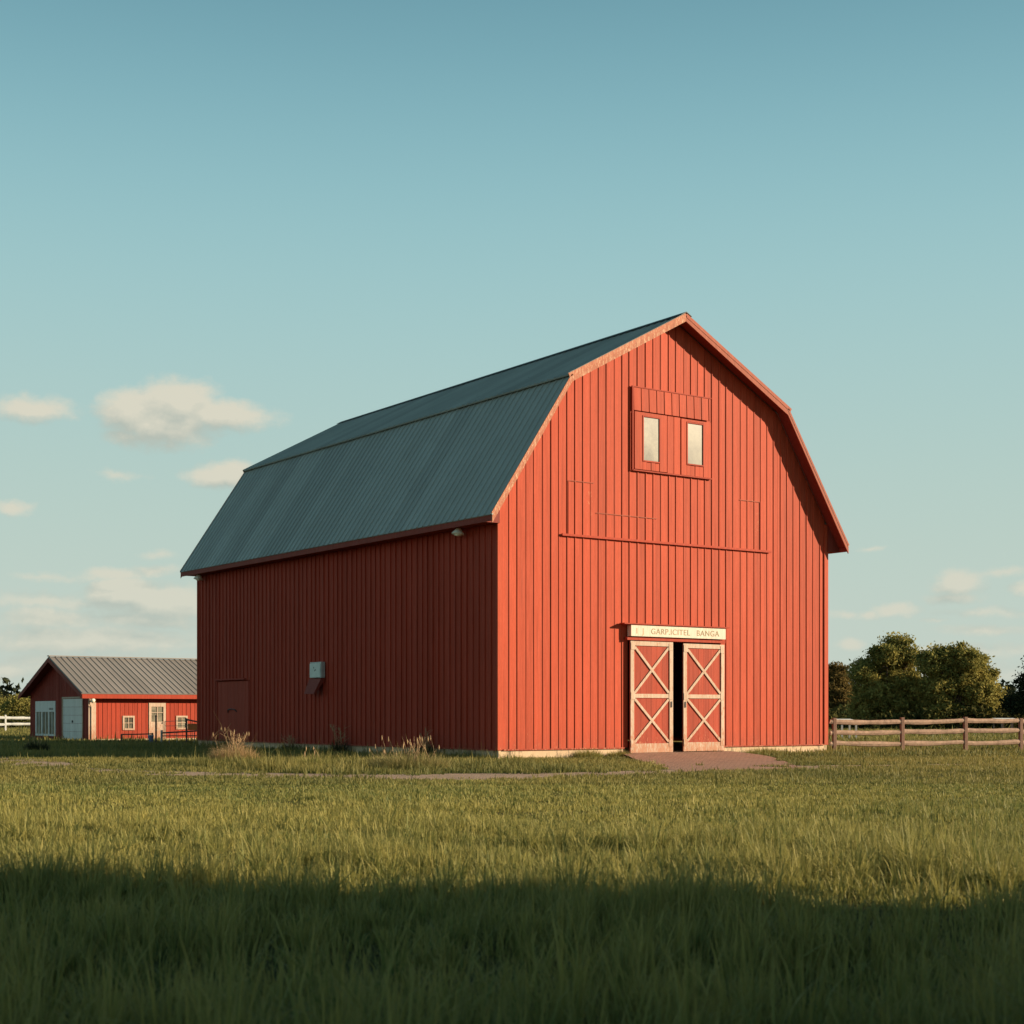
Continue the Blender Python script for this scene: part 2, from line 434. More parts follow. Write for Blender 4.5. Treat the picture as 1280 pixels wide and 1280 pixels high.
def blades(x, y, h, w, lean, seg=3, tint=None, z0=0.0, dirang=None):
    """vectorised grass blades: returns verts, tris, tint, up"""
    n = len(x)
    ang = rng.uniform(0, 2 * PI, n) if dirang is None else dirang
    dx, dy = np.cos(ang), np.sin(ang)
    fa = ang + PI / 2 + rng.normal(0, .5, n)
    wx, wy = np.cos(fa), np.sin(fa)
    ts = np.linspace(0, 1, seg + 1)
    V = []; U = []
    for t in ts:
        off = lean * h * t ** 2
        zz = h * (t - .28 * lean * t ** 2) + z0
        cx = x + dx * off; cy = y + dy * off
        if t < 1:
            ww = w * (1 - .55 * t) * .5
            V.append(np.stack([cx - wx * ww, cy - wy * ww, zz], 1)); V.append(np.stack([cx + wx * ww, cy + wy * ww, zz], 1))
            U += [np.full(n, t), np.full(n, t)]
        else:
            V.append(np.stack([cx, cy, zz], 1)); U.append(np.full(n, 1.))
    k = len(V)
    V = np.stack(V, 1).reshape(-1, 3); U = np.stack(U, 1).ravel()
    base = (np.arange(n) * k)[:, None]
    tr = []
    for i in range(seg - 1):
        a = 2 * i
        tr.append([a, a + 1, a + 3]); tr.append([a, a + 3, a + 2])
    a = 2 * (seg - 1); tr.append([a, a + 1, a + 2])
    T = (base[:, None, :] + np.array(tr)[None]).reshape(-1, 3)
    if tint is None: tint = rng.uniform(0, 1, n)
    return V, T, np.repeat(tint, k), U
def cat_mesh(parts):
    Vs, Ts, A, B = [], [], [], []; off = 0
    for V, T, a, b in parts:
        Vs.append(V); Ts.append(T + off); A.append(a); B.append(b); off += len(V)
    return np.concatenate(Vs), np.concatenate(Ts), np.concatenate(A), np.concatenate(B)

_lat = np.random.default_rng(5).uniform(0, 1, (256, 256))
def vnoise(x, y, s):
    x = x / s; y = y / s
    xi = np.floor(x).astype(int); yi = np.floor(y).astype(int)
    fx = x - xi; fy = y - yi
    fx = fx * fx * (3 - 2 * fx); fy = fy * fy * (3 - 2 * fy)
    g = lambda i, j: _lat[i % 256, j % 256]
    return (g(xi, yi) * (1 - fx) + g(xi + 1, yi) * fx) * (1 - fy) + (g(xi, yi + 1) * (1 - fx) + g(xi + 1, yi + 1) * fx) * fy

def RD(r, d):                                   # metres to the right / ahead of the viewpoint -> world xy
    return CAMX + r * R2[0] + d * F2[0], CAMY + r * R2[1] + d * F2[1]

# ================================================================== THE BARN
BW, BL, BZ = 16.26, 25.33, .334
EX, PY = .66, .58                               # eave and gable overhangs
HP, HK, KX, HE = 16.455, 13.60, 2.786, 8.43
prof = [(-EX, HE), (KX, HK), (BW / 2, HP), (BW - KX, HK), (BW + EX, HE)]
def roofz(x):
    for (x0, z0), (x1, z1) in zip(prof, prof[1:]):
        if x <= x1 + 1e-9: return z0 + (z1 - z0) * (x - x0) / (x1 - x0)
    return HE
barn = empty('barn', (0, 0, 0), label='tall red gambrel barn with dark green-grey metal roof and white-crossed sliding doors', cat='barn')

def boards(mb, mp, s0, s1, zb, top, sp, brk=(), holes=(), bw=.040, bd=.028, jit=.02):
    """board-and-batten wall along s; d is outwards"""
    s = s0; edges = [s0]
    while s < s1 - sp * .6:
        s += sp * random.uniform(.93, 1.07); edges.append(min(s, s1))
    if edges[-1] < s1 - .01: edges.append(s1)
    edges = sorted(set(edges + [b for b in brk] + [h[0] for h in holes] + [h[1] for h in holes]))
    soft = set(list(brk) + [h[0] for h in holes] + [h[1] for h in holes])
    t = random.random()
    for a, b in zip(edges, edges[1:]):
        if a not in soft: t = random.random()
        if b - a < .01: continue
        segs = [(zb, None)]
        for h in holes:
            if a >= h[0] - 1e-6 and b <= h[1] + 1e-6:
                segs = ([] if h[2] <= zb + .01 else [(zb, h[2])]) + [(h[3], None)]
        g = .003
        off = random.uniform(0, .008)
        for z0, z1 in segs:
            ta = top(a + g) if z1 is None else z1; tb = top(b - g) if z1 is None else z1
            P = [mp(a + g, -.05, z0), mp(b - g, -.05, z0), mp(b - g, off, z0), mp(a + g, off, z0),
                 mp(a + g, -.05, ta), mp(b - g, -.05, tb), mp(b - g, off, tb), mp(a + g, off, ta)]
            mb.hexa(P, t)
    for a in edges[1:-1]:
        if a in soft: continue
        segs = [(zb + .012, None)]
        for h in holes:
            if h[0] - .05 <= a <= h[1] + .05:
                segs = ([] if h[2] <= zb + .01 else [(zb, h[2])]) + [(h[3], None)]
        for z0, z1 in segs:
            q = top(a) - .01 if z1 is None else z1
            w = bw * random.uniform(.75, 1.2) / 2; d = bd * random.uniform(.8, 1.2)
            sh = random.uniform(-jit, jit) * .6
            tl = min(top(a - w), top(a + w)) - .012 if z1 is None else z1
            mb.hexa([mp(a - w, .002, z0), mp(a + w, .002, z0), mp(a + w, d, z0), mp(a - w, d, z0),
                     mp(a - w + sh, .002, tl), mp(a + w + sh, .002, tl), mp(a + w + sh, d, tl), mp(a - w + sh, d, tl)], random.random())
mapG = lambda s, d, z: (s, -d, z)               # front gable, faces -Y
mapL = lambda s, d, z: (-d, s, z)               # long wall, faces -X
mapR = lambda s, d, z: (BW + d, s, z)
mapB = lambda s, d, z: (s, BL + d, z)
SOF = .13
topG = lambda x: roofz(x) - SOF
DX0, DX1, DZ = 5.80, 10.42, 4.28
w = MB(); boards(w, mapG, .10, BW - .10, BZ, topG, .372, brk=(KX, BW / 2, BW - KX), holes=[(DX0, DX1, BZ, DZ)])
gable = w.build('wall', M['red'], barn)
tag(gable, label='sunlit gable wall of red boards and battens')
w = MB(); boards(w, mapL, .0, BL, BZ, lambda s: roofz(0) - SOF, .385, holes=[(19.75, 23.1, BZ, 3.1)], bw=.05, bd=.045)
tag(w.build('wall', M['side_red_shaded'], barn), label='long side wall of red boards in shade')
w = MB(); boards(w, mapR, .0, BL, BZ, lambda s: roofz(BW) - SOF, .385); w.build('wall', M['red'], barn)
w = MB(); boards(w, mapB, .10, BW - .10, BZ, topG, .372, brk=(KX, BW / 2, BW - KX)); w.build('wall', M['red'], barn)
# corner boards and the drip strip at the foot of the siding
for (x, sgn) in ((0, -1), (BW, 1)):
    for (y, sy_) in ((0, -1), (BL, 1)):
        c = MB(); xa, xb = sorted((x + sgn * .055, x - sgn * .16)); ya, yb = sorted((y + sy_ * .055, y - sy_ * .02))
        c.box(xa, xb, ya, yb, BZ - .02, min(roofz(x), roofz(x - sgn * .16)) - SOF - .02)
        c.build('corner_board', M['red'], barn)
for (m_, a, b, d_) in ((mapG, .17, DX0 - .22, 0), (mapG, DX1 + .06, BW - .17, 0), (mapL, .03, BL - .03, 0)):
    s_ = MB(); s_.box(a, b, .046, .085, BZ - .035, BZ + .012, m_); s_.build('drip_strip', M['red_trim'], barn)
# foundation
fnd = MB()
fnd.box(-.0, DX0 - .18, -.12, .0, -.3, BZ - .037, lambda x, y, z: (x, -y - .02, z))
fnd.box(DX1 + .18, BW, -.12, .0, -.3, BZ - .037, lambda x, y, z: (x, -y - .02, z))
fnd.box(.0, .14, .16, BL, -.3, BZ - .037)
fnd.box(BW - .14, BW, .16, BL, -.3, BZ - .037)
fnd.box(.15, BW - .15, BL - .14, BL, -.3, BZ - .037)
fnd.build('foundation', M['concrete'], barn)
# floor slab inside
fl = MB(); fl.box(.16, BW - .16, .02, BL - .16, -.1, .13); fl.build('floor', M['concrete'], barn)

# roof: four slopes with pressed ribs
roof = MB()
def slope(mb, a, b, y0, y1, thick, sp, ribw, ribh, lift=0, jut=0):
    a = Vector((a[0], 0, a[1])); b = Vector((b[0], 0, b[1]))
    d = (b - a).normalized(); n = Vector((-d.z, 0, d.x))
    if n.z < 0: n = -n
    lo = a if a.z < b.z else b; hi = b if a.z < b.z else a
    dd = (hi - lo).normalized(); lo = lo - dd * jut
    lo = lo + n * lift; hi = hi + n * lift
    Y = y0; k = 0
    while Y < y1 - .01:                          # sheets, each a little different
        Ye = min(y1, Y + sp * 3)
        t = random.random(); dz = random.uniform(0, .006)
        P = []
        for yy in (Y, Ye):
            for p in (lo - n * thick, hi - n * thick, hi + n * dz, lo + n * dz): P.append((p.x, yy, p.z))
        mb.hexa(P, t)
        for j in range(3):
            yc = Y + sp * (j + .05) + ribw / 2
            if yc > y1 - ribw: break
            P = []
            for (off, e) in ((-ribw / 2, 0), (ribw / 2, 0)):
                pass
            l0, h0 = lo + n * (dz + .001), hi + n * (dz + .001)
            l1, h1 = l0 + n * ribh, h0 + n * ribh
            r0, r1 = ribw / 2, ribw / 4
            mb.hexa([(l0.x, yc - r0, l0.z), (h0.x, yc - r0, h0.z), (h0.x, yc + r0, h0.z), (l0.x, yc + r0, l0.z),
                     (l1.x, yc - r1, l1.z), (h1.x, yc - r1, h1.z), (h1.x, yc + r1, h1.z), (l1.x, yc + r1, l1.z)], t)
        Y = Ye
        k += 1
RY0, RY1 = -PY - .03, BL + PY + .03
slope(roof, prof[0], prof[1], RY0, RY1, .05, .40, .06, .04, 0, .05)
slope(roof, prof[4], prof[3], RY0, RY1, .05, .40, .06, .04, 0, .05)
slope(roof, prof[1], prof[2], RY0, RY1, .05, .40, .06, .04, .06, .16)
slope(roof, prof[3], prof[2], RY0, RY1, .05, .40, .06, .04, .06, .16)
roof_o = roof.build('roof', M['roof'], barn)
cap = MB()
for sg in (-1, 1):
    a = Vector((BW / 2, 0, HP + .125)); b = Vector((BW / 2 + sg * .26, 0, HP + .125 - .26 * .54 + .01))
    cap.hexa([(a.x, RY0 - .02, a.z), (b.x, RY0 - .02, b.z), (b.x, RY0 - .02, b.z + .02), (a.x, RY0 - .02, a.z + .03),
              (a.x, RY1 + .02, a.z), (b.x, RY1 + .02, b.z), (b.x, RY1 + .02, b.z + .02), (a.x, RY1 + .02, a.z + .03)], .5)
cap.build('ridge_cap', M['roof_dark'], roof_o)
# soffit boards under the overhangs, rake boards and fascias
sof = MB()
for (p0, p1) in zip(prof, prof[1:]):
    for (ya, yb) in ((-PY + .03, -.06), (BL + .06, BL + PY - .03)):
        a = Vector((p0[0], 0, p0[1])); b = Vector((p1[0], 0, p1[1])); d = (b - a).normalized(); n = Vector((-d.z, 0, d.x))
        if n.z < 0: n = -n
        P = []
        for yy in (ya, yb):
            for p in (a - n * .11, b - n * .11, b - n * .07, a - n * .07): P.append((p.x, yy, p.z))
        sof.hexa(P, .4)
for sg, x0 in ((-1, 0), (1, BW)):
    xa, xb = sorted((x0 + sg * .06, x0 + sg * (EX - .03)))
    sof.box(xa, xb, -.06, BL + .06, HE - .25, HE - .22)
sof.build('soffit', M['eave'], roof_o)
rk = 0
for (y0, y1) in ((-PY - .02, -PY + .025), (BL + PY - .025, BL + PY + .02)):
    for i, (p0, p1) in enumerate(zip(prof, prof[1:])):
        a = Vector((p0[0], 0, p0[1])); b = Vector((p1[0], 0, p1[1])); d = (b - a).normalized(); n = Vector((-d.z, 0, d.x))
        if n.z < 0: n = -n
        # mitred vertically so that neighbouring boards butt
        h = .17
        vz = .30 if i in (0, 3) else h
        tz = .0
        mb = MB()
        def off(p, dz): return (p.x, p.z + dz)
        A0, A1 = off(a, -.035 - vz), off(a, -.03)
        B0, B1 = off(b, -.035 - (vz if i in (0, 3) else h)), off(b, -.03)
        if i == 0: B0 = (B0[0], b.z - .035 - .22)
        if i == 3: A0 = (A0[0], a.z - .035 - .22)
        if i == 1: A0 = (A0[0], a.z - .035 - .22)
        if i == 2: B0 = (B0[0], b.z - .035 - .22)
        g = .002
        mb.hexa([(A0[0] + g, y0, A0[1]), (B0[0] - g, y0, B0[1]), (B1[0] - g, y0, B1[1]), (A1[0] + g, y0, A1[1]),
                 (A0[0] + g, y1, A0[1]), (B0[0] - g, y1, B0[1]), (B1[0] - g, y1, B1[1]), (A1[0] + g, y1, A1[1])], .6)
        ro = mb.build('rake_board', M['rake'] if i < 2 else M['rake_red'], roof_o)
        # thin pale edging strip just under the sheet metal
        if i == 1: a = a - d * .18
        if i == 2: b = b + d * .18
        st = MB(); st.beam((a.x, y0 - .012 if y0 < 0 else y1 + .012, a.z + (.03 if i in (1, 2) else -.01)), (b.x, y0 - .012 if y0 < 0 else y1 + .012, b.z + (.03 if i in (1, 2) else -.01)), .13 if i in (1, 2) else .08, .03, (0, 1, 0) if y0 < 0 else (0, -1, 0), .9)
        st.build('edge_strip', M['rake'] if i < 2 else M['rake_red'], roof_o)
for sg, x0 in ((-1, -EX), (1, BW + EX)):
    xa, xb = sorted((x0 + sg * .0, x0 - sg * .035))
    f_ = MB(); f_.box(xa, xb, -PY + .03, BL + PY - .03, HE - .26, HE - .045); f_.build('fascia_board', M['eave'], roof_o)
    for ya, yb in ((-.10, -.065), (BL + .065, BL + .10)):    # closing board at the end of the boxed eave
        x1 = x0 - sg * EX
        f_ = MB()
        z1 = roofz(x1) - .14
        f_.hexa([(x0 - sg * .04, ya, HE - .25), (x1 - sg * .0, ya, HE - .25), (x1, ya, HE + .80), (x0 - sg * .04, ya, HE - .12),
                 (x0 - sg * .04, yb, HE - .25), (x1 - sg * .0, yb, HE - .25), (x1, yb, HE + .80), (x0 - sg * .04, yb, HE - .12)], .4)
        f_.build('eave_return', M['eave'], roof_o)

# sliding doors, sign, ledge
def sliding_door(x0, x1, z0, z1, wide):
    p = MB(); n = 8
    for i in range(n):
        a = x0 + (x1 - x0) * i / n; b = x0 + (x1 - x0) * (i + 1) / n
        p.box(a + .003, b - .003, .13, .165 + random.uniform(0, .005), z0, z1, mapG)
    d = p.build('door', M['door_red'], barn)
    t = .035; y0 = .172; fw = .17
    f = MB()
    f.box(x0, x0 + fw, y0, y0 + t, z0, z1, mapG); f.box(x1 - fw, x1, y0, y0 + t, z0, z1, mapG)
    f.box(x0 + fw, x1 - fw, y0, y0 + t, z1 - .17, z1 - .002, mapG)
    f.box(x0 + fw, x1 - fw, y0, y0 + t, z0 + .002, z0 + .34, mapG)
    zm = (z0 + z1) / 2 + .04
    f.box(x0 + fw, x1 - fw, y0, y0 + t, zm - .075, zm + .075, mapG)
    f.build('door_frame', M['cream'], d, bevel=.004)
    for (za, zb) in ((z0 + .36, zm - .08), (zm + .08, z1 - .18)):
        q = .04
        br = MB(); br.beam((x0 + fw + q, -y0 - .002, za + q), (x1 - fw - q, -y0 - .002, zb - q), .095, .030, (0, -1, 0)); br.build('cross_brace', M['cream'], d)
        br = MB(); br.beam((x1 - fw - q, -y0 - .005, za + q), (x0 + fw + q, -y0 - .005, zb - q), .095, .033, (0, -1, 0)); br.build('cross_brace', M['cream'], d)
    # gusset plates where braces meet the stiles
    yy = y0 + t + .002
    for gx in (x0 + .015, x1 - fw - .015 - .02):
        for gz in (z0 + .2, zm - .13, z1 - .32):
            big = .045 if (wide == gx > (x0 + x1) / 2) and abs(gz - zm) < .3 else 0
            g = MB(); g.box(gx - big, gx + fw + .02 + big, yy, yy + .012, gz - big, gz + .26 + big, mapG, .9)
            g.build('gusset_plate', M['sign'] if big else M['cream'], d)
    # worn strip: dark edge of the leaf
    h = MB(); hx = x1 - .085 if wide else x0 + .085
    h.box(hx - .02, hx + .02, yy + .013, yy + .03, zm - .42, zm - .20, mapG)
    h.build('door_handle', M['black'], d)
    return d
tag(sliding_door(5.77, 7.83, .14, 4.26, True), label='left sliding door leaf, red with cream crosses')
tag(sliding_door(8.35, 10.44, .16, 4.23, False), label='right sliding door leaf, red with cream crosses')
hd = MB(); hd.box(5.62, 10.50, .05, .20, 4.29, 4.41, mapG); hd.build('door_track', M['red_trim'], barn)
sgn = MB(); sgn.box(5.72, 10.42, .08, .30, 4.43, 4.84, mapG)
sign = sgn.build('sign_board', M['sign'], barn, bevel=.006)
tag(sign, label='cream sign board with faded hand-painted letters')
lg = MB(); lg.box(5.36, 10.56, .05, .36, 4.86, 4.905, mapG); lg.build('sign_ledge', M['red_trim'], barn)
def lettering(txt, x, z, size, mat, width, parent):
    cu = bpy.data.curves.new('lettering', 'FONT'); cu.body = txt; cu.size = size; cu.extrude = .003
    cu.space_character = 1.08
    o = bpy.data.objects.new('tmp', cu); COL.objects.link(o)
    bpy.context.view_layer.update()
    me = bpy.data.meshes.new_from_object(o.evaluated_get(bpy.context.evaluated_depsgraph_get()))
    bpy.data.objects.remove(o)
    xs = [v.co.x for v in me.vertices]; sc = width / (max(xs) - min(xs)); x_0 = min(xs)
    for v in me.vertices:
        X = (v.co.x - x_0) * sc + x; Z = v.co.y + z; Y = -.304 - v.co.z
        v.co = (X, Y, Z)
    me.materials.clear(); me.materials.append(mat); me.materials.append(M['ink_pink'])
    for p in me.polygons: p.material_index = 1 if p.center.x < 6.55 else 0
    o = bpy.data.objects.new('lettering', me); COL.objects.link(o); o.parent = parent
lettering('I  J   GARP.ICITEL   BANGA', 5.98, 4.53, .30, M['ink'], 4.1, sign)

# hay loft hatch with two windows and the hanging flap above
hp = MB()
hp.box(6.06, 6.44, .05, .10, 10.62, 12.74, mapG); hp.box(7.27, 7.62, .05, .10, 10.62, 12.74, mapG)
hp.box(6.44, 7.27, .05, .10, 12.62, 12.74, mapG)
for i in range(4): hp.box(6.45 + i * .205, 6.45 + (i + 1) * .205 - .02, .05, .10 - (i % 2) * .015, 10.62, 10.92, mapG)
for i in range(2): hp.box(7.66 + i * .33, 7.66 + (i + 1) * .33 - .03, .05, .085, 10.60, 12.74, mapG)
hatch = hp.build('loft_hatch', M['red'], barn)
hp = MB()
hp.box(8.34, 8.60, .05, .10, 10.60, 12.72, mapG); hp.box(9.47, 9.84, .05, .095, 10.60, 12.72, mapG)
hp.box(8.60, 9.47, .05, .10, 12.64, 12.72, mapG)
for i in range(4): hp.box(8.61 + i * .215, 8.61 + (i + 1) * .215 - .02, .05, .10 - (i % 2) * .015, 10.60, 10.98, mapG)
hatch2 = hp.build('loft_hatch', M['red'], barn)
def win(x0, x1, z0, z1, pane, parent):
    f = MB(); fw = .05
    f.box(x0 - fw, x0, .06, .118, z0 - fw, z1 + fw, mapG); f.box(x1, x1 + fw, .06, .118, z0 - fw, z1 + fw, mapG)
    f.box(x0, x1, .06, .118, z1, z1 + fw, mapG); f.box(x0, x1, .06, .125, z0 - fw, z0, mapG)
    fr = f.build('window', M['red_trim'], barn)
    p = MB(); p.box(x0 + .002, x1 - .002, .055, .085, z0 + .002, z1 - .002, mapG); p.build('pane', pane, fr)
    return fr
tag(win(6.48, 7.24, 10.97, 12.58, M['dusty_pane'], hatch), label='left loft window with bright dusty pane')
tag(win(8.65, 9.42, 11.05, 12.58, M['dusty_pane2'], hatch2), label='right loft window with dimmer pane')
fp = MB()
x = 6.02
while x < 9.78:
    b = min(x + .372, 9.80)
    P = []
    for z, d in ((13.62, .050), (12.78, .075)):
        P += [mapG(x + .003, d, z), mapG(b - .012, d, z), mapG(b - .012, d + .035, z), mapG(x + .003, d + .035, z)]
    fp.hexa(P); 
    P = []
    for z, d in ((13.62, .087), (12.78, .112)):
        P += [mapG(x - .014, d, z), mapG(x + .014, d, z), mapG(x + .014, d + .018, z), mapG(x - .014, d + .018, z)]
    if x > 6.1: fp.hexa(P)
    x = b
fp.build('loft_flap', M['red'], barn)
tr = MB()
tr.box(5.98, 9.86, .05, .105, 13.63, 13.67, mapG); tr.box(5.95, 9.9, .05, .12, 10.545, 10.59, mapG)
tr.box(5.93, 5.985, .05, .12, 10.56, 13.67, mapG)
tr.build('hatch_trim', M['red_trim'], barn)
tr = MB(); tr.box(2.71, 13.05, .05, .115, 7.93, 8.01, mapG); tr.build('belt_board', M['red_trim'], barn)
for (a, b, z) in ((3.02, 4.2, 9.93), (11.4, 12.5, 9.90), (4.3, 7.2, 8.86)):
    tr = MB()
    tr.box(a, b, .03, .036, z - .012, z + .012, mapG, .9)
    tr.build('old_nailer', M['rake_red'], barn)

for (xx, za, zb) in ((3.03, 8.02, 9.92), (12.52, 8.02, 9.9)):
    tr = MB(); tr.box(xx - .014, xx + .014, .03, .05, za, zb, mapG); tr.build('old_nailer', M['red_trim'], barn)
# side door in the long wall
sd = MB()
for i in range(9):
    a = 19.78 + i * .366
    sd.box(a + .004, a + .362, -.035, .012 + random.uniform(0, .006), .36, 3.07, mapL)
sdo = sd.build('side_door', M['side_red_shaded'], barn)
tag(sdo, label='plain red side door with small black handle')
hn = MB(); hn.tube([mapL(21.0, .02, 1.66), mapL(21.1, .07, 1.76), mapL(21.5, .08, 1.80), mapL(21.85, .07, 1.76), mapL(21.95, .02, 1.62)], .022, 6)
hn.build('door_handle', M['black'], sdo)
lt = MB(); lt.box(20.0, 23.2, .05, .13, 3.13, 3.19, mapL); lt.build('door_ledge', M['side_red_shaded'], barn)
for s_ in (19.7, 23.12):
    lt = MB(); lt.box(s_, s_ + .06, .004, .05, .36, 3.12, mapL); lt.build('door_trim', M['side_red_shaded'], barn)

# electrical box with the slanted chute under it
eb = MB(); eb.box(12.47, 13.43, .05, .24, 3.06, 3.72, mapL); ebo = eb.build('meter_box', M['galv'], barn, bevel=.01)
tag(ebo, label='pale metal box fixed to shaded wall')
ef = MB(); ef.box(12.54, 13.43, .243, .262, 3.08, 3.66, mapL); ef.build('box_cover', M['boxmetal'], ebo, bevel=.006)
for (s_, z_) in ((13.05, 3.46), (12.98, 3.34), (12.88, 3.36)):
    ef = MB(); ef.box(s_, s_ + .035, .264, .268, z_, z_ + .06, mapL); ef.build('box_marking', M['dark_metal'], ebo)
ch = MB()
ch.hexa([mapL(12.47, .02, 3.03), mapL(13.5, .02, 3.03), mapL(13.5, .24, 3.03), mapL(12.47, .24, 3.03),
         mapL(12.60, .42, 2.40), mapL(13.45, .42, 2.40), mapL(13.45, .52, 2.40), mapL(12.60, .52, 2.40)], .7)
ch.build('chute', M['eave'], barn)
def flood(y, z):
    g = MB(); g.tube([(-.06, y, z + .30), (-.34, y, z + .27)], .025, 6)
    g.tube([(-.34, y, z + .34), (-.34, y, z + .27)], .05, 10)
    o = g.build('lamp_bracket', M['galv'], barn)
    s_ = MB(); s_.tube([(-.34, y, z + .29), (-.34, y, z + .22), (-.36, y, z + .08), (-.37, y, z + .03)], [.06, .10, .21, .23], 16); s_.build('lamp_shade', M['lampwhite'], o, True)
    s_ = MB(); s_.tube([(-.37, y, z + .04), (-.37, y, z), (-.37, y, z - .03)], [.12, .13, .05], 12); s_.build('bulb', M['bulb'], o, True)
flood(1.99, 7.93); flood(24.5, 7.93)

# ================================================================== LOW OUTBUILDING
AX, AY = .595, 41.955
shed = empty('outbuilding', (AX, AY, 0), label='low red outbuilding with pale metal roof behind the barn, white doors in its shaded gable', cat='outbuilding')
SW, SL = 10.4, 22.0
SE, SP, ZE, ZR = .5, .6, 2.74, 4.96
sprof = [(-SE, ZE), (SW / 2, ZR), (SW + SE, ZE)]
def sroof(y):
    y = min(y, SW - y); return ZE + (ZR - ZE) * (y + SE) / (SW / 2 + SE)
mGs = lambda s, d, z: (-d, s, z)                # its gable faces -X
mLs = lambda s, d, z: (s, -d, z)                # its long wall faces -Y
w = MB(); boards(w, mGs, .02, SW, .04, lambda s: sroof(s) - .12, .20, brk=(SW / 2,), holes=[(.92, 4.33, .04, 2.46), (5.61, 9.32, .2, 2.36)], bw=.03, bd=.02)
tag(w.build('wall', M['shed_gable_shaded'], shed), label='dark red gable wall in shade')
w = MB(); boards(w, mLs, .06, SL, .12, lambda s: sroof(0) - .12, .26, holes=[(2.0, 2.72, .62, 1.45), (3.59, 4.63, .12, 2.20), (5.28, 6.0, .64, 1.45)], bw=.03, bd=.02)
tag(w.build('wall', M['shed_red'], shed), label='sunlit long red wall')
w = MB(); w.box(SL - .05, SL, .1, SW, 0, 2.5); w.box(.05, SL, SW - .05, SW, 0, 2.6); w.build('wall', M['shed_red'], shed)
w = MB(); w.box(.1, SL, -.015, .1, -.2, .115); w.box(.0, .06, .0, SW, -.2, .035); w.build('foundation', M['concrete'], shed)
rf = MB()
def slope_x(mb, ylo, yhi, zlo, zhi, x0, x1, sp):
    X = x0
    d = Vector((0, yhi - ylo, zhi - zlo)).normalized(); n = Vector((0, -d.z, d.y))
    if n.z < 0: n = -n
    while X < x1 - .01:
        Xe = min(x1, X + sp * 2); t = random.random()
        P = []
        for xx in (X, Xe):
            for (yy, zz, k) in ((ylo, zlo, -.05), (yhi, zhi, -.05), (yhi, zhi, 0), (ylo, zlo, 0)):
                P.append((xx, yy + n.y * k, zz + n.z * k))
        mb.hexa(P, t)
        for j in range(2):
            xc = X + sp * j + .06
            P = []
            for (k, ww) in ((.001, .05), (.03, .03)):
                for (xx, yy, zz) in ((xc - ww, ylo, zlo), (xc + ww, ylo, zlo), (xc + ww, yhi, zhi), (xc - ww, yhi, zhi)):
                    P.append((xx, yy + n.y * k, zz + n.z * k))
            if xc < x1 - .1: mb.hexa(P, t)
        X = Xe
slope_x(rf, -SE, SW / 2, ZE, ZR, -SP, SL + SP, .36)
slope_x(rf, SW + SE, SW / 2, ZE, ZR, -SP, SL + SP, .36)
sro = rf.build('roof', M['shed_roof'], shed)
rc = MB(); rc.box(-SP - .02, SL + SP, SW / 2 - .16, SW / 2 + .16, ZR + .03, ZR + .09); rc.build('ridge_cap', M['shed_roof'], sro)
for sg, (ya, za, yb, zb) in enumerate(((-SE, ZE, SW / 2, ZR), (SW / 2, ZR, SW + SE, ZE))):
    r_ = MB(); g = .002
    r_.hexa([(-SP - .02, ya + g, za - .30), (-SP - .02, yb - g, zb - .30), (-SP - .02, yb - g, zb - .055), (-SP - .02, ya + g, za - .055),
             (-SP + .02, ya + g, za - .30), (-SP + .02, yb - g, zb - .30), (-SP + .02, yb - g, zb - .055), (-SP + .02, ya + g, za - .055)], .6)
    r_.build('rake_board', M['eave'], sro)
    s_ = MB()
    s_.hexa([(-SP + .03, ya + .03, za - .16), (-SP + .03, yb, zb - .16), (-SP + .03, yb, zb - .12), (-SP + .03, ya + .03, za - .12),
             (-.03, ya + .03, za - .16), (-.03, yb, zb - .16), (-.03, yb, zb - .12), (-.03, ya + .03, za - .12)], .3)
    s_.build('soffit', M['eave'], sro)
f_ = MB(); f_.box(-SP + .025, SL + SP, -SE - .03, -SE + .01, ZE - .30, ZE - .06); f_.build('fascia_board', M['shed_red'], sro)
f_ = MB(); f_.box(-SP + .03, SL + SP, -SE + .015, -.05, ZE - .27, ZE - .24); f_.build('soffit', M['eave'], sro)
# tall white double window unit and garage door in the gable
u = MB(); F_ = .09
u.box(5.63, 9.30, -.03, .045, .22, .34, mGs); u.box(5.63, 9.30, -.03, .045, 1.68, 2.34, mGs)
for s_ in (5.63, 6.75, 8.02, 9.12): u.box(s_, s_ + .18, -.03, .045, .34, 1.68, mGs)
uo = u.build('glazed_door', M['white'], shed)
tag(uo, label='white glazed double door under a plain white panel')
for a, b in ((5.81, 6.75), (6.93, 8.02), (8.20, 9.12)):
    g = MB(); g.box(a, b, -.03, .0, .34, 1.68, mGs); g.build('pane', M['pane'], uo)
    g = MB(); g.box((a + b) / 2 - .03, (a + b) / 2 + .03, .001, .03, .345, 1.675, mGs); g.build('glazing_bar', M['white'], uo)
g = MB()
for k in range(5): g.box(6.0 + k * .16, 6.1 + k * .16, .047, .05, 1.80, 1.92, mGs)
g.build('door_mark', M['dark_metal'], uo)
gd = MB()
for k in range(5): gd.box(.98, 4.28, -.03, .02, .05 + k * .48, .05 + (k + 1) * .48 - .012, mGs)
gdo = gd.build('garage_door', M['white'], shed); tag(gdo, label='white sectional garage door')
g = MB(); g.box(2.55, 2.68, .022, .07, 1.05, 1.18, mGs); g.build('door_handle', M['black'], gdo)
g = MB(); g.box(4.28, 4.40, .022, .06, .04, 2.46, mGs); g.box(.86, .97, .022, .06, .04, 2.46, mGs); g.box(.86, 4.40, .022, .06, 2.462, 2.56, mGs); g.build('door_frame', M['cream'], shed)
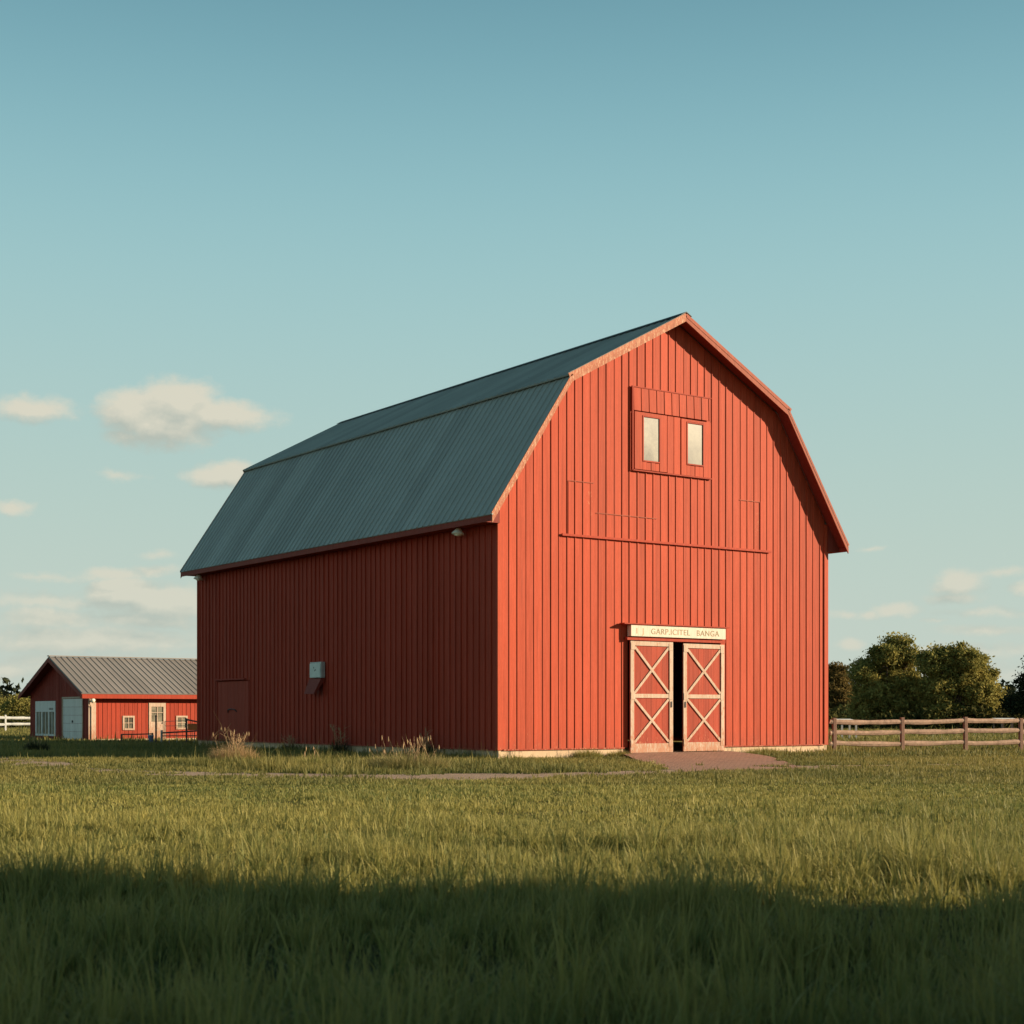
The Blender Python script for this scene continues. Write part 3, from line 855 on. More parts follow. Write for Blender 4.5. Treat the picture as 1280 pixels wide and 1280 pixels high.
cb = MB(); cb.box(-.035, .40, .024, .07, .06, 2.45, mLs); cb.build('corner_board', M['cream'], shed)
def swin(x0, x1, z0, z1):
    f = MB(); k = .10
    f.box(x0, x0 + k, -.02, .05, z0, z1, mLs); f.box(x1 - k, x1, -.02, .05, z0, z1, mLs)
    f.box(x0 + k, x1 - k, -.02, .05, z1 - k, z1, mLs); f.box(x0 + k, x1 - k, -.02, .06, z0, z0 + k, mLs)
    o = f.build('window', M['cream'], shed)
    p = MB(); p.box(x0 + k, x1 - k, -.03, .0, z0 + k, z1 - k, mLs); p.build('pane', M['pane'], o)
    p = MB(); xm = (x0 + x1) / 2; zm = (z0 + z1) / 2
    p.box(xm - .02, xm + .02, .001, .03, z0 + k, z1 - k, mLs); p.box(x0 + k, x1 - k, .004, .032, zm - .02, zm + .02, mLs); p.build('glazing_bar', M['cream'], o)
swin(2.0, 2.72, .62, 1.45); swin(5.28, 6.0, .64, 1.45)
d_ = MB(); k = .15
d_.box(3.59, 3.59 + k, -.02, .05, .12, 2.20, mLs); d_.box(4.63 - k, 4.63, -.02, .05, .12, 2.20, mLs)
d_.box(3.74, 4.48, -.02, .05, 1.98, 2.20, mLs); d_.box(3.74, 4.48, -.03, .03, .12, 1.10, mLs)
do = d_.build('door', M['cream'], shed); tag(do, label='cream door with glazed upper half')
p = MB(); p.box(3.75, 4.47, -.03, .0, 1.10, 1.98, mLs); p.build('pane', M['pane'], do)
p = MB(); p.box(4.09, 4.13, .002, .03, 1.11, 1.97, mLs); p.box(3.75, 4.47, .005, .032, 1.62, 1.66, mLs); p.build('glazing_bar', M['cream'], do)
p = MB(); p.box(4.40, 4.46, .032, .07, 1.0, 1.06, mLs); p.build('door_handle', M['black'], do)
p = MB(); p.box(3.5, 4.72, .05, .22, 2.30, 2.34, mLs); p.build('door_canopy', M['shed_red'], shed)
g = MB(); g.tube([(-.05, -.20, 2.2), (.05, -.36, 2.36)], .03, 8); lo = g.build('lamp_bracket', M['galv'], shed)
g = MB(); g.tube([(.08, -.42, 2.46), (.08, -.42, 2.42), (.08, -.42, 2.34), (.08, -.42, 2.25), (.08, -.42, 2.18)], [.05, .11, .15, .12, .04], 12); g.build('lamp_globe', M['bulb'], lo, True)
g = MB(); g.tube([(-.12, -.50, 2.42), (-.10, -.30, 2.2), (.12, -.10, 1.95), (.12, -.10, .1)], .04, 8); g.build('downpipe', M['cream'], shed)

# ================================================================== FENCES
def rail_fence(name, r_posts, d, ht, rails, pw, rr, mpost, mrail, label, sag=.03, start=None, end=None, skew=0.):
    x0, y0 = RD(r_posts[0], d)
    root = empty(name, (x0, y0, 0), -YAW + skew, label=label, cat='fence')
    ca, sa = math.cos(skew), math.sin(skew)
    along = lambda r: (r - r_posts[0]) / (ca - (r / d) * sa)     # step along the skewed line that crosses sight line r/d
    ends = [along(r) for r in r_posts]
    for e in ends:
        p = MB(); lean = random.uniform(-.02, .02); h = ht * random.uniform(.96, 1.04)
        P = []
        for z, o in ((-.2, 0), (h, lean)):
            P += [(e - pw / 2 + o, -pw / 2, z), (e + pw / 2 + o, -pw / 2, z), (e + pw / 2 + o, pw / 2, z), (e - pw / 2 + o, pw / 2, z)]
        p.hexa(P); p.build('post', mpost, root, bevel=.012)
    xs = ([along(start)] if start is not None else []) + ends
    for a, b in zip(xs, xs[1:]):
        for z in rails:
            p = MB(); n = 7; pts = []; rad = []
            j0, j1 = random.uniform(-.05, .05), random.uniform(-.05, .05)
            for i in range(n):
                t = i / (n - 1)
                pts.append((a + (b - a) * t, -pw / 2 - .02 if mrail is not mpost else -pw / 2 - .02, z + j0 * (1 - t) + j1 * t - sag * 4 * t * (1 - t) + random.uniform(-.008, .008)))
                rad.append(rr * random.uniform(.85, 1.15))
            p.tube(pts, rad, 7)
            o = p.build('rail', mrail, root)
            for v in o.data.vertices: v.co.y = (v.co.y + pw / 2 + .02) * .5 - .02
    return root
DF = 62.9
ru = lambda u, d: (u - 640) / FPX * d
rp = [ru(1043, DF), ru(1128, DF), ru(1207, DF), ru(1276, DF)]
rp += [rp[-1] + 2.6, rp[-1] + 5.2, rp[-1] + 7.8]
rail_fence('rail_fence', rp, DF, 1.42, (.38, .84, 1.26), .15, .10, M['post_wood'], M['rail_wood'],
           'weathered three-rail wooden fence running right from the barn corner', start=ru(1037, DF), skew=math.radians(14))
DW = 130
wp = [ru(7, DW) - 5.6, ru(7, DW) - 2.8, ru(7, DW), ru(7, DW) + 2.8, ru(7, DW) + 5.6]
rail_fence('white_fence', wp, DW, 1.45, (.62, 1.18), .14, .12, M['white'], M['white'],
           'white two-rail fence beyond the low outbuilding at far left', sag=0, skew=math.radians(20))

# pipe barrier and gate in front of the outbuilding
def piece(name, root, segs, r, mat, seg=6):
    p = MB()
    for pts in segs: p.tube(pts, r, seg)
    return p.build(name, mat, root)
x_, y_ = RD(ru(152, 80), 80)
pr = empty('pipe_barrier', (x_, y_, 0), -YAW, label='low dark pipe barrier on one end post before the outbuilding', cat='barrier')
piece('post', pr, [[(0, 0, -.1), (0, 0, .50)]], .045, M['dark_metal'])
piece('rail', pr, [[(-.03, 0, .50), (.8, 0, .505), (1.62, 0, .53)]], .035, M['dark_metal'])
piece('post', pr, [[(1.60, 0, -.1), (1.60, 0, .58)]], .05, M['dark_metal'])
x_, y_ = RD(ru(195, 79.5), 79.5)
po = empty('timber_post', (x_, y_, 0), label='tall thin dark post standing before the cream door', cat='post')
g = MB(); g.tube([(0, 0, -.1), (0, 0, 1.42)], .05, 8); g.build('shaft', M['dark_metal'], po)
g = MB(); g.tube([(0, 0, 1.42), (0, 0, 1.5)], [.07, .05], 8); g.build('cap', M['dark_metal'], po)
x_, y_ = RD(ru(202, 80), 80)
gt = empty('field_gate', (x_, y_, 0), -YAW, label='dark metal field gate beside the barn wall', cat='gate')
piece('post', gt, [[(0, 0, -.1), (0, 0, .72)]], .06, M['galv'])
piece('post', gt, [[(1.29, .02, -.1), (1.29, .02, 1.34)]], .05, M['dark_metal'])
piece('post', gt, [[(3.2, .02, -.1), (3.2, .02, 1.2)]], .05, M['dark_metal'])
piece('rail', gt, [[(.05, -.05, .58), (1.2, -.05, .64), (3.2, -.05, .76)]], .045, M['dark_metal'])
piece('rail', gt, [[(.05, -.05, .42), (3.2, -.05, .44)]], .03, M['dark_metal'])
piece('rail', gt, [[(1.29, -.05, 1.28), (2.0, -.05, 1.12), (3.2, -.05, .95)]], .045, M['dark_metal'])
g = MB(); g.box(1.36, 1.92, -.03, .0, .72, 1.06); g.build('panel', M['orange'], gt)
for s_ in (.4, .8, 1.7, 2.1, 2.5): piece('upright', gt, [[(s_, -.02, .02), (s_, -.02, .62)]], .016, M['galv'])
x_, y_ = RD(ru(212, 82), 82)
wr = empty('wire_fence', (x_, y_, 0), -YAW, label='thin pale wire fence right of the cream door', cat='fence')
piece('wire', wr, [[(-.25, 0, 1.16), (1.2, 0, 1.22)]], .016, M['cream']); piece('wire', wr, [[(-.25, 0, .92), (1.2, 0, .94)]], .014, M['cream'])
piece('stake', wr, [[(-.25, 0, 0), (-.25, 0, 1.18)]], .02, M['cream']); piece('stake', wr, [[(1.2, 0, 0), (1.2, 0, 1.24)]], .02, M['cream'])
x_, y_ = RD(ru(188.5, 79.2), 79.2)
bk = empty('bucket', (x_, y_, 0), label='small faded blue drum at the end of the pipe barrier', cat='bucket')
g = MB(); g.tube([(0, 0, 0), (0, 0, .05), (0, 0, .40), (0, 0, .46)], [.11, .12, .14, .15], 14); g.build('drum_body', M['blue'], bk, True)
g = MB(); g.tube([(0, 0, .455), (0, 0, .485)], [.16, .16], 14); g.build('lid', M['boxmetal'], bk)

# far white things behind the rail fence
def low_roof(name, u0, u1, d, z, label, cat, legs):
    r0, r1 = ru(u0, d), ru(u1, d); x_, y_ = RD(r0, d)
    o = empty(name, (x_, y_, 0), -YAW, label=label, cat=cat)
    L = r1 - r0
    g = MB()
    g.hexa([(0, -1.0, z - .12), (L, -1.0, z - .12), (L, 1.0, z - .02), (0, 1.0, z - .02), (0, -1.0, z), (L, -1.0, z), (L, 1.0, z + .1), (0, 1.0, z + .1)], .9)
    g.build('roof', M['white'], o)
    for l in legs:
        for yy in (-.9, .9):
            g = MB(); g.box(L * l - .05, L * l + .05, yy - .05, yy + .05, -.1, z - .1); g.build('leg', M['white'] if len(legs) < 3 else M['dark_metal'], o)
    return o
low_roof('feed_shelter', 1047, 1067, 95, 1.15, 'small white flat-topped feed shelter seen through the first fence bay', 'shelter', (.08, .95))
low_roof('low_shed', 1246, 1272, 110, 1.15, 'low pale flat-roofed shelter between the big trees and the last fence post', 'shelter', (.05, .5, .95))

# unseen building added beyond the frame only to throw the long foreground shadow
def pt(r, d): return RD(r, d)
TE = math.tan(SUN_EL)
HS = 8.4; sh = HS / TE
x_, y_ = RD(14, 0)
ang = math.atan(.46)
def shade_building():
    r0, r1 = 14.0, 40.0
    line = lambda r: 11.5 - .46 * (r - 14.0)
    nrm = (-math.sin(ang), -math.cos(ang))      # towards the viewer side, in (r,d)
    c0 = (r0, line(r0)); c1 = (r1, line(r1))
    wd = 14.0
    c2 = (c1[0] + nrm[0] * wd, c1[1] + nrm[1] * wd); c3 = (c0[0] + nrm[0] * wd, c0[1] + nrm[1] * wd)
    P = [RD(*c) for c in (c0, c1, c2, c3)]
    root = empty('shadow_caster_shed', (P[0][0], P[0][1], 0), label='unseen red shed added right of the viewpoint to cast the foreground shadow', cat='shed')
    ox, oy = P[0]
    L = lambda p, z: (p[0] - ox, p[1] - oy, z)
    m1 = RD(*((c0[0] + c3[0]) / 2, (c0[1] + c3[1]) / 2)); m2 = RD(*((c1[0] + c2[0]) / 2, (c1[1] + c2[1]) / 2))
    g = MB()
    for a, b in zip(P, P[1:] + P[:1]):
        av = Vector((*a, 0)); bv = Vector((*b, 0)); d = (bv - av).normalized(); n = Vector((d.y, -d.x, 0))
        n_ = int((bv - av).length / .4)
        for i in range(n_):
            p = av + (bv - av) * (i / n_); q = av + (bv - av) * ((i + 1) / n_)
            g.hexa([L(p, 0), L(q, 0), L(q - n * .08, 0), L(p - n * .08, 0), L(p, HS - .02), L(q, HS - .02), L(q - n * .08, HS - .02), L(p - n * .08, HS - .02)])
    g.build('wall', M['red'], root)
    r_ = MB()
    for a, b in ((P[0], P[1]), (P[3], P[2])):
        r_.hexa([L(a, HS), L(b, HS), L(m2, HS + 3), L(m1, HS + 3), L(a, HS + .1), L(b, HS + .1), L(m2, HS + 3.1), L(m1, HS + 3.1)])
    r_.build('roof', M['roof'], root)
    e = MB()
    for a, b, m in ((P[0], P[3], m1), (P[1], P[2], m2)):
        e.v += [L(a, HS - .02), L(b, HS - .02), L(m, HS + 2.98)]; e.f.append((len(e.v) - 3, len(e.v) - 2, len(e.v) - 1)); e.t.append(.5)
    e.build('gable_panel', M['red'], root)
shade_building()

# ================================================================== GROUND
def sheet(name, pts, z, mat, kind='structure'):
    me = bpy.data.meshes.new(name); me.from_pydata([(x, y, z) for x, y in pts], [], [tuple(range(len(pts)))])
    me.materials.append(mat); o = bpy.data.objects.new(name, me); COL.objects.link(o)
    if me.polygons[0].normal.z < 0: me.flip_normals()
    return tag(o, kind=kind)
sheet('ground', [(-2500, -2500), (2500, -2500), (2500, 2500), (-2500, 2500)], 0, M['ground'])
PATH = np.array([(-16.2, 27.0), (-14.29, 15.23), (-14.0, 9.83), (-14.6, 4.0), (-15.0, -1.0), (-14.48, -4.6), (-12.69, -7.9), (-11.16, -10.0), (-9.6, -11.6), (-7.76, -12.0), (-4.78, -12.1),
                 (-1.5, -12.0), (3.4, -11.6), (5.91, -12.1), (8.3, -12.8), (11.17, -13.84), (17., -16.5), (26., -20.)])
PWID = np.array([.5, .8, 1.1, .7, .6, .8, 1.0, 1.5, 1.7, 1.6, 1.2, 1.1, .9, .55, .5, .5, .5, .5])
def ribbon(name, P, Wd, z, mat):
    V = []; Fc = []
    n = len(P)
    for i in range(n):
        d = P[min(i + 1, n - 1)] - P[max(i - 1, 0)]; d = d / np.linalg.norm(d); nn = np.array([-d[1], d[0]])
        V.append((*(P[i] + nn * Wd[i]), z)); V.append((*(P[i] - nn * Wd[i]), z))
        if i: Fc.append((2 * i - 2, 2 * i - 1, 2 * i + 1, 2 * i))
    me = bpy.data.meshes.new(name); me.from_pydata(V, [], Fc); me.materials.append(mat)
    if me.polygons[0].normal.z < 0: me.flip_normals()
    o = bpy.data.objects.new(name, me); COL.objects.link(o); return tag(o, kind='structure')
ts = np.linspace(0, len(PATH) - 1, 120)
PP = np.stack([np.interp(ts, np.arange(len(PATH)), PATH[:, 0]), np.interp(ts, np.arange(len(PATH)), PATH[:, 1])], 1)
ker = np.ones(7) / 7
PP[3:-3, 0] = np.convolve(PP[:, 0], ker, 'valid'); PP[3:-3, 1] = np.convolve(PP[:, 1], ker, 'valid')
PWs = .15 + np.interp(ts, np.arange(len(PATH)), PWID) + (vnoise(ts * 1.3, ts * 0, 1.0) - .45) * .8
ribbon('path', PP, PWs, .006, M['dirt'])
DRIVE = [(5.3, -.02), (10.9, -.02), (10.4, -2.4), (7.9, -5.6), (5.2, -8.8), (3.3, -11.0), (1.9, -12.6), (-2.4, -12.2), (-1.4, -10.6), (.4, -8.0), (3.0, -3.8), (4.9, -1.2)]
# the drive climbs slightly to the door sill
def drive():
    def zz(y): return .010 + .13 * max(0, min(1, (y + 4.2) / 4.2))
    L_ = [(-2.4, -12.2), (-1.4, -10.6), (.4, -8.0), (1.8, -5.8), (3.3, -3.4), (4.5, -1.6), (5.35, -.0)]
    R_ = [(1.9, -12.7), (3.3, -11.0), (5.3, -8.8), (7.6, -6.0), (9.6, -3.6), (10.4, -1.7), (10.9, -.0)]
    V = []; Fc = []; K = 8
    for i in range(len(L_)):
        for k in range(K + 1):
            t = k / K; x = L_[i][0] * (1 - t) + R_[i][0] * t; y = L_[i][1] * (1 - t) + R_[i][1] * t
            V.append((x, y, zz(y) + .0))
    for i in range(len(L_) - 1):
        for k in range(K):
            a = i * (K + 1) + k; Fc.append((a, a + 1, a + K + 2, a + K + 1))
    me = bpy.data.meshes.new('driveway'); me.from_pydata(V, [], Fc); me.materials.append(M['paver'])
    if me.polygons[0].normal.z < 0: me.flip_normals()
    o = bpy.data.objects.new('driveway', me); COL.objects.link(o); tag(o, kind='structure')
drive()
def in_poly(x, y, poly):
    r = np.zeros(len(x), bool); n = len(poly)
    for i in range(n):
        x0, y0 = poly[i]; x1, y1 = poly[(i + 1) % n]
        c = ((y0 > y) != (y1 > y)) & (x < (x1 - x0) * (y - y0) / (y1 - y0 + 1e-12) + x0)
        r ^= c
    return r
def path_d(x, y):
    best = np.full(len(x), 1e9)
    for i in range(0, len(PP), 2):
        d = np.hypot(x - PP[i, 0], y - PP[i, 1]) - PWs[i]
        best = np.minimum(best, d)
    return best
def to_rd(x, y):
    dx, dy = x - CAMX, y - CAMY
    return dx * R2[0] + dy * R2[1], dx * F2[0] + dy * F2[1]
def allowed(x, y):
    ok = ~((x > -.0) & (x < BW) & (y > .0) & (y < BL)) & ~((x > AX) & (x < AX + SL) & (y > AY) & (y < AY + SW))
    ok &= ~(in_poly(x + (vnoise(x, y, .7) - .5) * .9, y + (vnoise(x + 50, y, .7) - .5) * .9, DRIVE) & (vnoise(x + 17, y + 4, .8) < .93))
    return ok

def scatter(n, d0, d1, half, pad):
    d = np.sqrt(rng.uniform(d0 ** 2, d1 ** 2, n)); r = rng.uniform(-1, 1, n) * (half * d + pad)
    x = CAMX + r * R2[0] + d * F2[0]; y = CAMY + r * R2[1] + d * F2[1]
    return x, y, r, d
# ------------------------------------------------ tall meadow grass
def meadow():
    parts = []
    #            from  to   tufts  blades  filler seg
    for (d0, d1, nt, nb, nf, seg) in ((4.5, 11, 1500, 30, 12000, 3), (11, 21, 5200, 34, 60000, 3), (21, 37, 12000, 15, 120000, 2)):
        x, y, r, d = scatter(nt, d0, d1, .42, 1.5)
        sel = rng.uniform(0, 1, nt) < -.05 + 1.55 * vnoise(x, y, 1.1) ; x, y = x[sel], y[sel]; nt = len(x)
        th = rng.lognormal(0, .22, nt); tt = rng.normal(.45, .18, nt)
        kb = rng.poisson(nb, nt).clip(4, None); idx = np.repeat(np.arange(nt), kb); n = len(idx)
        a = rng.uniform(0, 2 * PI, n); q = np.interp(d0, [4, 21], [.055, .10]) * np.sqrt(rng.uniform(0, 1, n)) * 1.6
        bx = x[idx] + q * np.cos(a); by = y[idx] + q * np.sin(a)
        fx, fy, fr, fd = scatter(nf, d0, d1, .42, 1.5)
        X = np.concatenate([bx, fx]); Y = np.concatenate([by, fy])
        TH = np.concatenate([th[idx], np.full(nf, .55)]); TT = np.concatenate([tt[idx], rng.normal(.6, .2, nf)])
        AN = np.concatenate([a + rng.normal(0, .7, n), rng.uniform(0, 2 * PI, nf)])
        LE = np.concatenate([rng.gamma(2.2, .17, n), np.abs(rng.normal(.4, .3, nf))]).clip(0, 1.15)
        _, D = to_rd(X, Y)
        big = vnoise(X, Y, 1.9); mid = vnoise(X + 90, Y + 31, .7); huge = vnoise(X + 9, Y + 77, 6)
        keep = allowed(X, Y) & (path_d(X, Y) > .1)
        X, Y, TH, TT, AN, LE, D, big, mid, huge = (v[keep] for v in (X, Y, TH, TT, AN, LE, D, big, mid, huge)); n = len(X)
        ph = np.interp(D, [5, 10, 16, 24, 31, 37], [.33, .30, .22, .12, .07, .05])
        H = ph * TH * (.22 + .85 * big + .50 * mid) * rng.lognormal(0, .25, n)
        H = np.where(rng.uniform(0, 1, n) < .012, H * 1.5, H)
        Wd = np.interp(D, [5, 10, 20, 37], [.011, .011, .014, .022]) * rng.uniform(.6, 1.6, n)
        Wd = np.where(rng.uniform(0, 1, n) < .35, Wd * .45, Wd)
        TT = np.where(rng.uniform(0, 1, n) < .06, TT + .7, TT)
        T = (TT + rng.normal(0, .16, n) + (huge - .5) * .6 + (mid - .5) * .3).clip(0, 1)
        parts.append(blades(X, Y, H, Wd, LE, seg, T, dirang=AN))
    o = np_mesh('meadow_grass', *cat_mesh(parts), M['grass'])
    tag(o, 'tall green-gold meadow grass filling the foreground', 'grass', kind='stuff')
meadow()
# ------------------------------------------------ short turf around the buildings
def turf():
    parts = []
    for (d0, d1, n, hh, ww) in ((34, 56, 280000, .065, .022), (56, 85, 180000, .12, .035), (85, 150, 130000, .16, .07)):
        x, y, r, d = scatter(n, d0, d1, .40, 2.0)
        pd = path_d(x, y); big = vnoise(x, y, 2.4); mid = vnoise(x + 50, y + 9, .7)
        keep = allowed(x, y) & (pd > (vnoise(x + 3, y + 8, .45) - .62) * 2.2 - .12) & (rng.uniform(0, 1, n) < .45 + .7 * mid)
        x, y, r, d, big, mid, pd = (a[keep] for a in (x, y, r, d, big, mid, pd)); n = len(x)
        # taller growth hugging the walls
        wall = np.minimum(np.where((y > 0) & (y < BL) & (x < 0), -x, 9), np.where((x > 0) & (x < BW) & (y < 0), -y, 9))
        boost = 1 + np.clip(1 - wall / 1.1, 0, 1) * (.3 + 1.9 * big)
        boost = np.where((x > 0) & (x < BW) & (y < 0), 1 + (boost - 1) * np.clip(big * 2.2 - 1, 0, 1), boost)
        boost += np.where((x < -4) & (x > -12) & (y > -12) & (y < 3), (mid * 3.2 * big), 0)
        h = hh * (.5 + .6 * big + .5 * mid) * rng.lognormal(0, .3, n) * boost
        h = np.where(rng.uniform(0, 1, n) < .03, h * 2.3, h)
        w = ww * rng.uniform(.6, 1.4, n)
        tint = (rng.normal(.5, .25, n) + (vnoise(x, y, 5) - .5) * .8 + (vnoise(x + 33, y + 5, 1.4) - .5) * .5).clip(0, 1)
        parts.append(blades(x, y, h, w, np.abs(rng.normal(.3, .3, n)).clip(0, 1), 2, tint))
    o = np_mesh('short_turf', *cat_mesh(parts), M['turf'])
    tag(o, 'short green grass around the barn and the dirt path', 'grass', kind='stuff')
turf()

# ------------------------------------------------ clumps and weeds
def tussock(name, x, y, rad, hgt, n, mat, label, cat, stalks=0, twig=0, wblade=.012):
    root = empty(name, (x, y, 0), label=label, cat=cat)
    a = rng.uniform(0, 2 * PI, n); q = rad * np.sqrt(rng.uniform(0, 1, n))
    bx, by = q * np.cos(a), q * np.sin(a)
    h = hgt * (1 - .45 * (q / rad) ** 2) * rng.lognormal(-.25, .28, n)
    V, T, ti, up = blades(bx, by, h, wblade * rng.uniform(.7, 1.3, n), rng.uniform(.1, .8, n), 3, dirang=a + rng.normal(0, .6, n))
    o = np_mesh('foliage', V, T, ti, up, mat); o.parent = root
    if stalks:
        s = MB()
        for i in range(stalks):
            an = random.uniform(0, 2 * PI); rr = random.uniform(0, rad * .7); H = hgt * random.uniform(1.15, 1.75)
            lx, ly = random.uniform(-.35, .35), random.uniform(-.35, .35)
            p = [(rr * math.cos(an) + lx * t ** 2 * H, rr * math.sin(an) + ly * t ** 2 * H, H * t) for t in (0, .35, .7, 1)]
            s.tube(p, [.009, .008, .006, .003], 4)
            if random.random() < .7:
                e = Vector(p[-1]); s.tube([e - Vector((0, 0, .12)), e - Vector((0, 0, .05)), e + Vector((0, 0, .03))], [.004, .018, .004], 5)
            for _ in range(twig):
                t = random.uniform(.35, .95); b = Vector((rr * math.cos(an) + lx * t * t * H, rr * math.sin(an) + ly * t * t * H, H * t))
                dv = Vector((random.uniform(-1, 1), random.uniform(-1, 1), random.uniform(.2, 1))).normalized() * random.uniform(.12, .38)
                s.tube([b, b + dv], [.006, .002], 4)
        so = s.build('stalk', M['dry_stem'], root)
    return root
M['dry_stem'] = plain('straw_stalk', (.42, .27, .14), .8, .25, 9)
tussock('dry_shrub', -9.5, .9, .75, .66, 3000, M['dry'], 'straw-coloured dry shrub with bare twigs before the side door', 'shrub', 13, 7)
tussock('dry_grass_clump', -7.6, -6.6, 1.15, .55, 4200, M['drygreen'], 'wide half-dry grass clump with seed stalks beside the dirt path', 'grass clump', 26, 0)
tussock('dry_grass_clump', -6.3, -3.0, .7, .36, 1500, M['drygreen'], 'smaller grass clump between the half-dry one and the barn corner', 'grass clump', 7, 0)
tussock('grass_clump', -8.6, -2.6, .7, .34, 1500, M['grass'], 'low green grass clump right of the dry shrub', 'grass clump', 5, 0)
tussock('dark_weed', -9.8, 19.3, .5, .5, 700, M['weed'], 'small dark weed in the grass below the outbuilding gable', 'weed', 6, 2, .03)
for (y, h, lab) in ((14.87, .75, 'dark weed at the wall foot, nearest the side door'), (10.5, 1.25, 'tall dark weed at the wall foot, right of the metal box'), (4.02, 1.1, 'dark weed at the wall foot, nearest the barn corner')):
    tussock('wall_weed', -.45, y, .33, h * .55, 260, M['weed'], lab, 'weed', 9, 5, .02)['group'] = 'weeds along the shaded wall'
for i, (x, y, r_, h, lab) in enumerate(((3.6, -.45, .55, .38, 'green grass tuft against the foundation left of the doors'),
                                   (12.2, -.5, .8, .34, 'green grass tuft against the foundation right of the doors'),
                                   (5.0, -.5, .45, .30, 'small grass tuft beside the left door leaf'))):
    tussock('foundation_grass', x, y, r_, h, 900, M['grass'], lab, 'grass tuft', 0)['group'] = 'grass tufts along the foundation'

# ------------------------------------------------ trees
def tree(name, u, d, lobes, leafmat, label, nl=14000, ls=.17, trunk_h=1.6, tr=.28, group=None, seed=0):
    """lobes: (sideways m, height m, radius m) as seen; spread in depth at random"""
    g = np.random.default_rng(100 + seed)
    x_, y_ = RD(ru(u, d), d)
    root = empty(name, (x_, y_, 0), -YAW, label=label, cat='tree')
    if group: root['group'] = group
    rnd = random.Random(seed)
    L3 = []
    for (sx_, z, r) in lobes:
        r = r * .88
        L3.append((sx_, g.uniform(-.5, .5) * r * 1.2, z, r)); L3.append((sx_ * .8 + g.normal(0, .4), g.choice([-1, 1]) * g.uniform(.7, 1.2) * r, z * .93, r * .85))
    tk = MB()
    top = max(z for _, _, z, _ in L3)
    pts = [(0, 0, -.2), (.05, 0, trunk_h), (rnd.uniform(-.3, .3), rnd.uniform(-.3, .3), top * .55), (rnd.uniform(-.4, .4), rnd.uniform(-.3, .3), top * .9)]
    tk.tube(pts, [tr * 1.25, tr, tr * .55, tr * .15], 9)
    for (a, b, z, r) in L3:
        z0 = min(z * .55, trunk_h + rnd.uniform(.2, 1.2)); s = Vector((0, 0, z0)); e = Vector((a, b, z))
        mid = s.lerp(e, .5) + Vector((0, 0, -.25))
        tk.tube([s, mid, e], [tr * .42, tr * .25, .03], 6)
        for _ in range(5):
            dv = Vector((rnd.uniform(-1, 1), rnd.uniform(-1, 1), rnd.uniform(-.2, 1))).normalized() * r * .9
            tk.tube([mid.lerp(e, .6), mid.lerp(e, .6) + dv], [tr * .14, .012], 5)
    tk.build('trunk', M['bark'], root)
    tot = sum(r ** 2 for *_, r in L3); C = []; CT = []
    for (a, b, z, r) in L3:
        nc = max(8, int(330 * r ** 2 / tot * 2))
        v = g.normal(0, 1, (nc, 3)); v /= np.linalg.norm(v, axis=1)[:, None]
        v *= (r * g.uniform(.40, 1.16, nc) ** .7)[:, None]
        v[:, 2] *= .9
        C.append(v + np.array([a, b, z])); CT.append(g.normal(.5, .25, nc))
    C = np.concatenate(C); CT = np.concatenate(CT)
    C[:, 2] = np.maximum(C[:, 2], .5)
    per = nl // len(C)
    n = per * len(C)
    P = np.repeat(C, per, 0) + g.normal(0, 1, (n, 3)) * np.repeat(g.uniform(.14, .46, len(C)), per)[:, None] * np.array([1, 1, .7])
    P[:, 2] = np.maximum(P[:, 2], .15)
    t = (np.repeat(CT, per) + g.normal(0, .2, n)).clip(0, 1)
    A = g.normal(0, 1, (n, 3)); A /= np.linalg.norm(A, axis=1)[:, None]
    B = np.cross(A, g.normal(0, 1, (n, 3))); B /= np.linalg.norm(B, axis=1)[:, None]
    sz = ls * g.uniform(.6, 1.4, n)[:, None]
    V = np.stack([P - A * sz, P + B * sz * .45, P + A * sz, P - B * sz * .45], 1).reshape(-1, 3)
    b = (np.arange(n) * 4)[:, None]
    T = np.concatenate([b + np.array([[0, 1, 2]]), b + np.array([[0, 2, 3]])], 1).reshape(-1, 3)
    o = np_mesh('crown', V, T, np.repeat(t, 4), np.repeat(g.uniform(0, .6, n), 4), leafmat); o.parent = root
    return root
mpx = 150 / FPX
def L(u0, items, d):
    k = d / FPX
    return [((u - u0) * k, CAMZ + (891.5 - v) * k, r * k) for (u, v, r) in items]
tree('broadleaf_tree', 1108, 150, L(1108, [(1118, 812, 17), (1136, 822, 14), (1098, 822, 14), (1082, 838, 16), (1112, 845, 24), (1136, 856, 20), (1086, 865, 22), (1110, 876, 26), (1138, 884, 18), (1078, 888, 16), (1132, 806, 9)], 150),
     M['leaf_olive'], 'tall olive-green tree left of the pair behind the rail fence', 60000, .155, seed=1)
tree('broadleaf_tree', 1197, 146, L(1197, [(1196, 820, 18), (1216, 826, 17), (1166, 826, 15), (1178, 815, 9), (1234, 842, 14), (1190, 848, 26), (1222, 862, 22), (1166, 862, 20), (1240, 868, 12), (1196, 880, 26), (1228, 886, 17), (1166, 890, 16)], 146),
     M['leaf_olive'], 'broad olive-green tree right of the pair behind the rail fence', 70000, .155, seed=2)
tree('broadleaf_tree', 1048, 168, L(1048, [(1044, 842, 15), (1054, 856, 14), (1034, 858, 16), (1050, 874, 18), (1062, 884, 12), (1036, 886, 16)], 168),
     M['leaf_brown'], 'lower brownish tree partly hidden by the barn corner', 32000, .155, seed=3)
tree('broadleaf_tree', 1300, 140, L(1300, [(1284, 852, 12), (1302, 838, 18), (1318, 856, 22), (1290, 872, 18), (1310, 880, 22), (1268, 882, 12)], 140),
     M['leaf_dark'], 'dark tree cut by the right edge of the view', 24000, .16, seed=4)
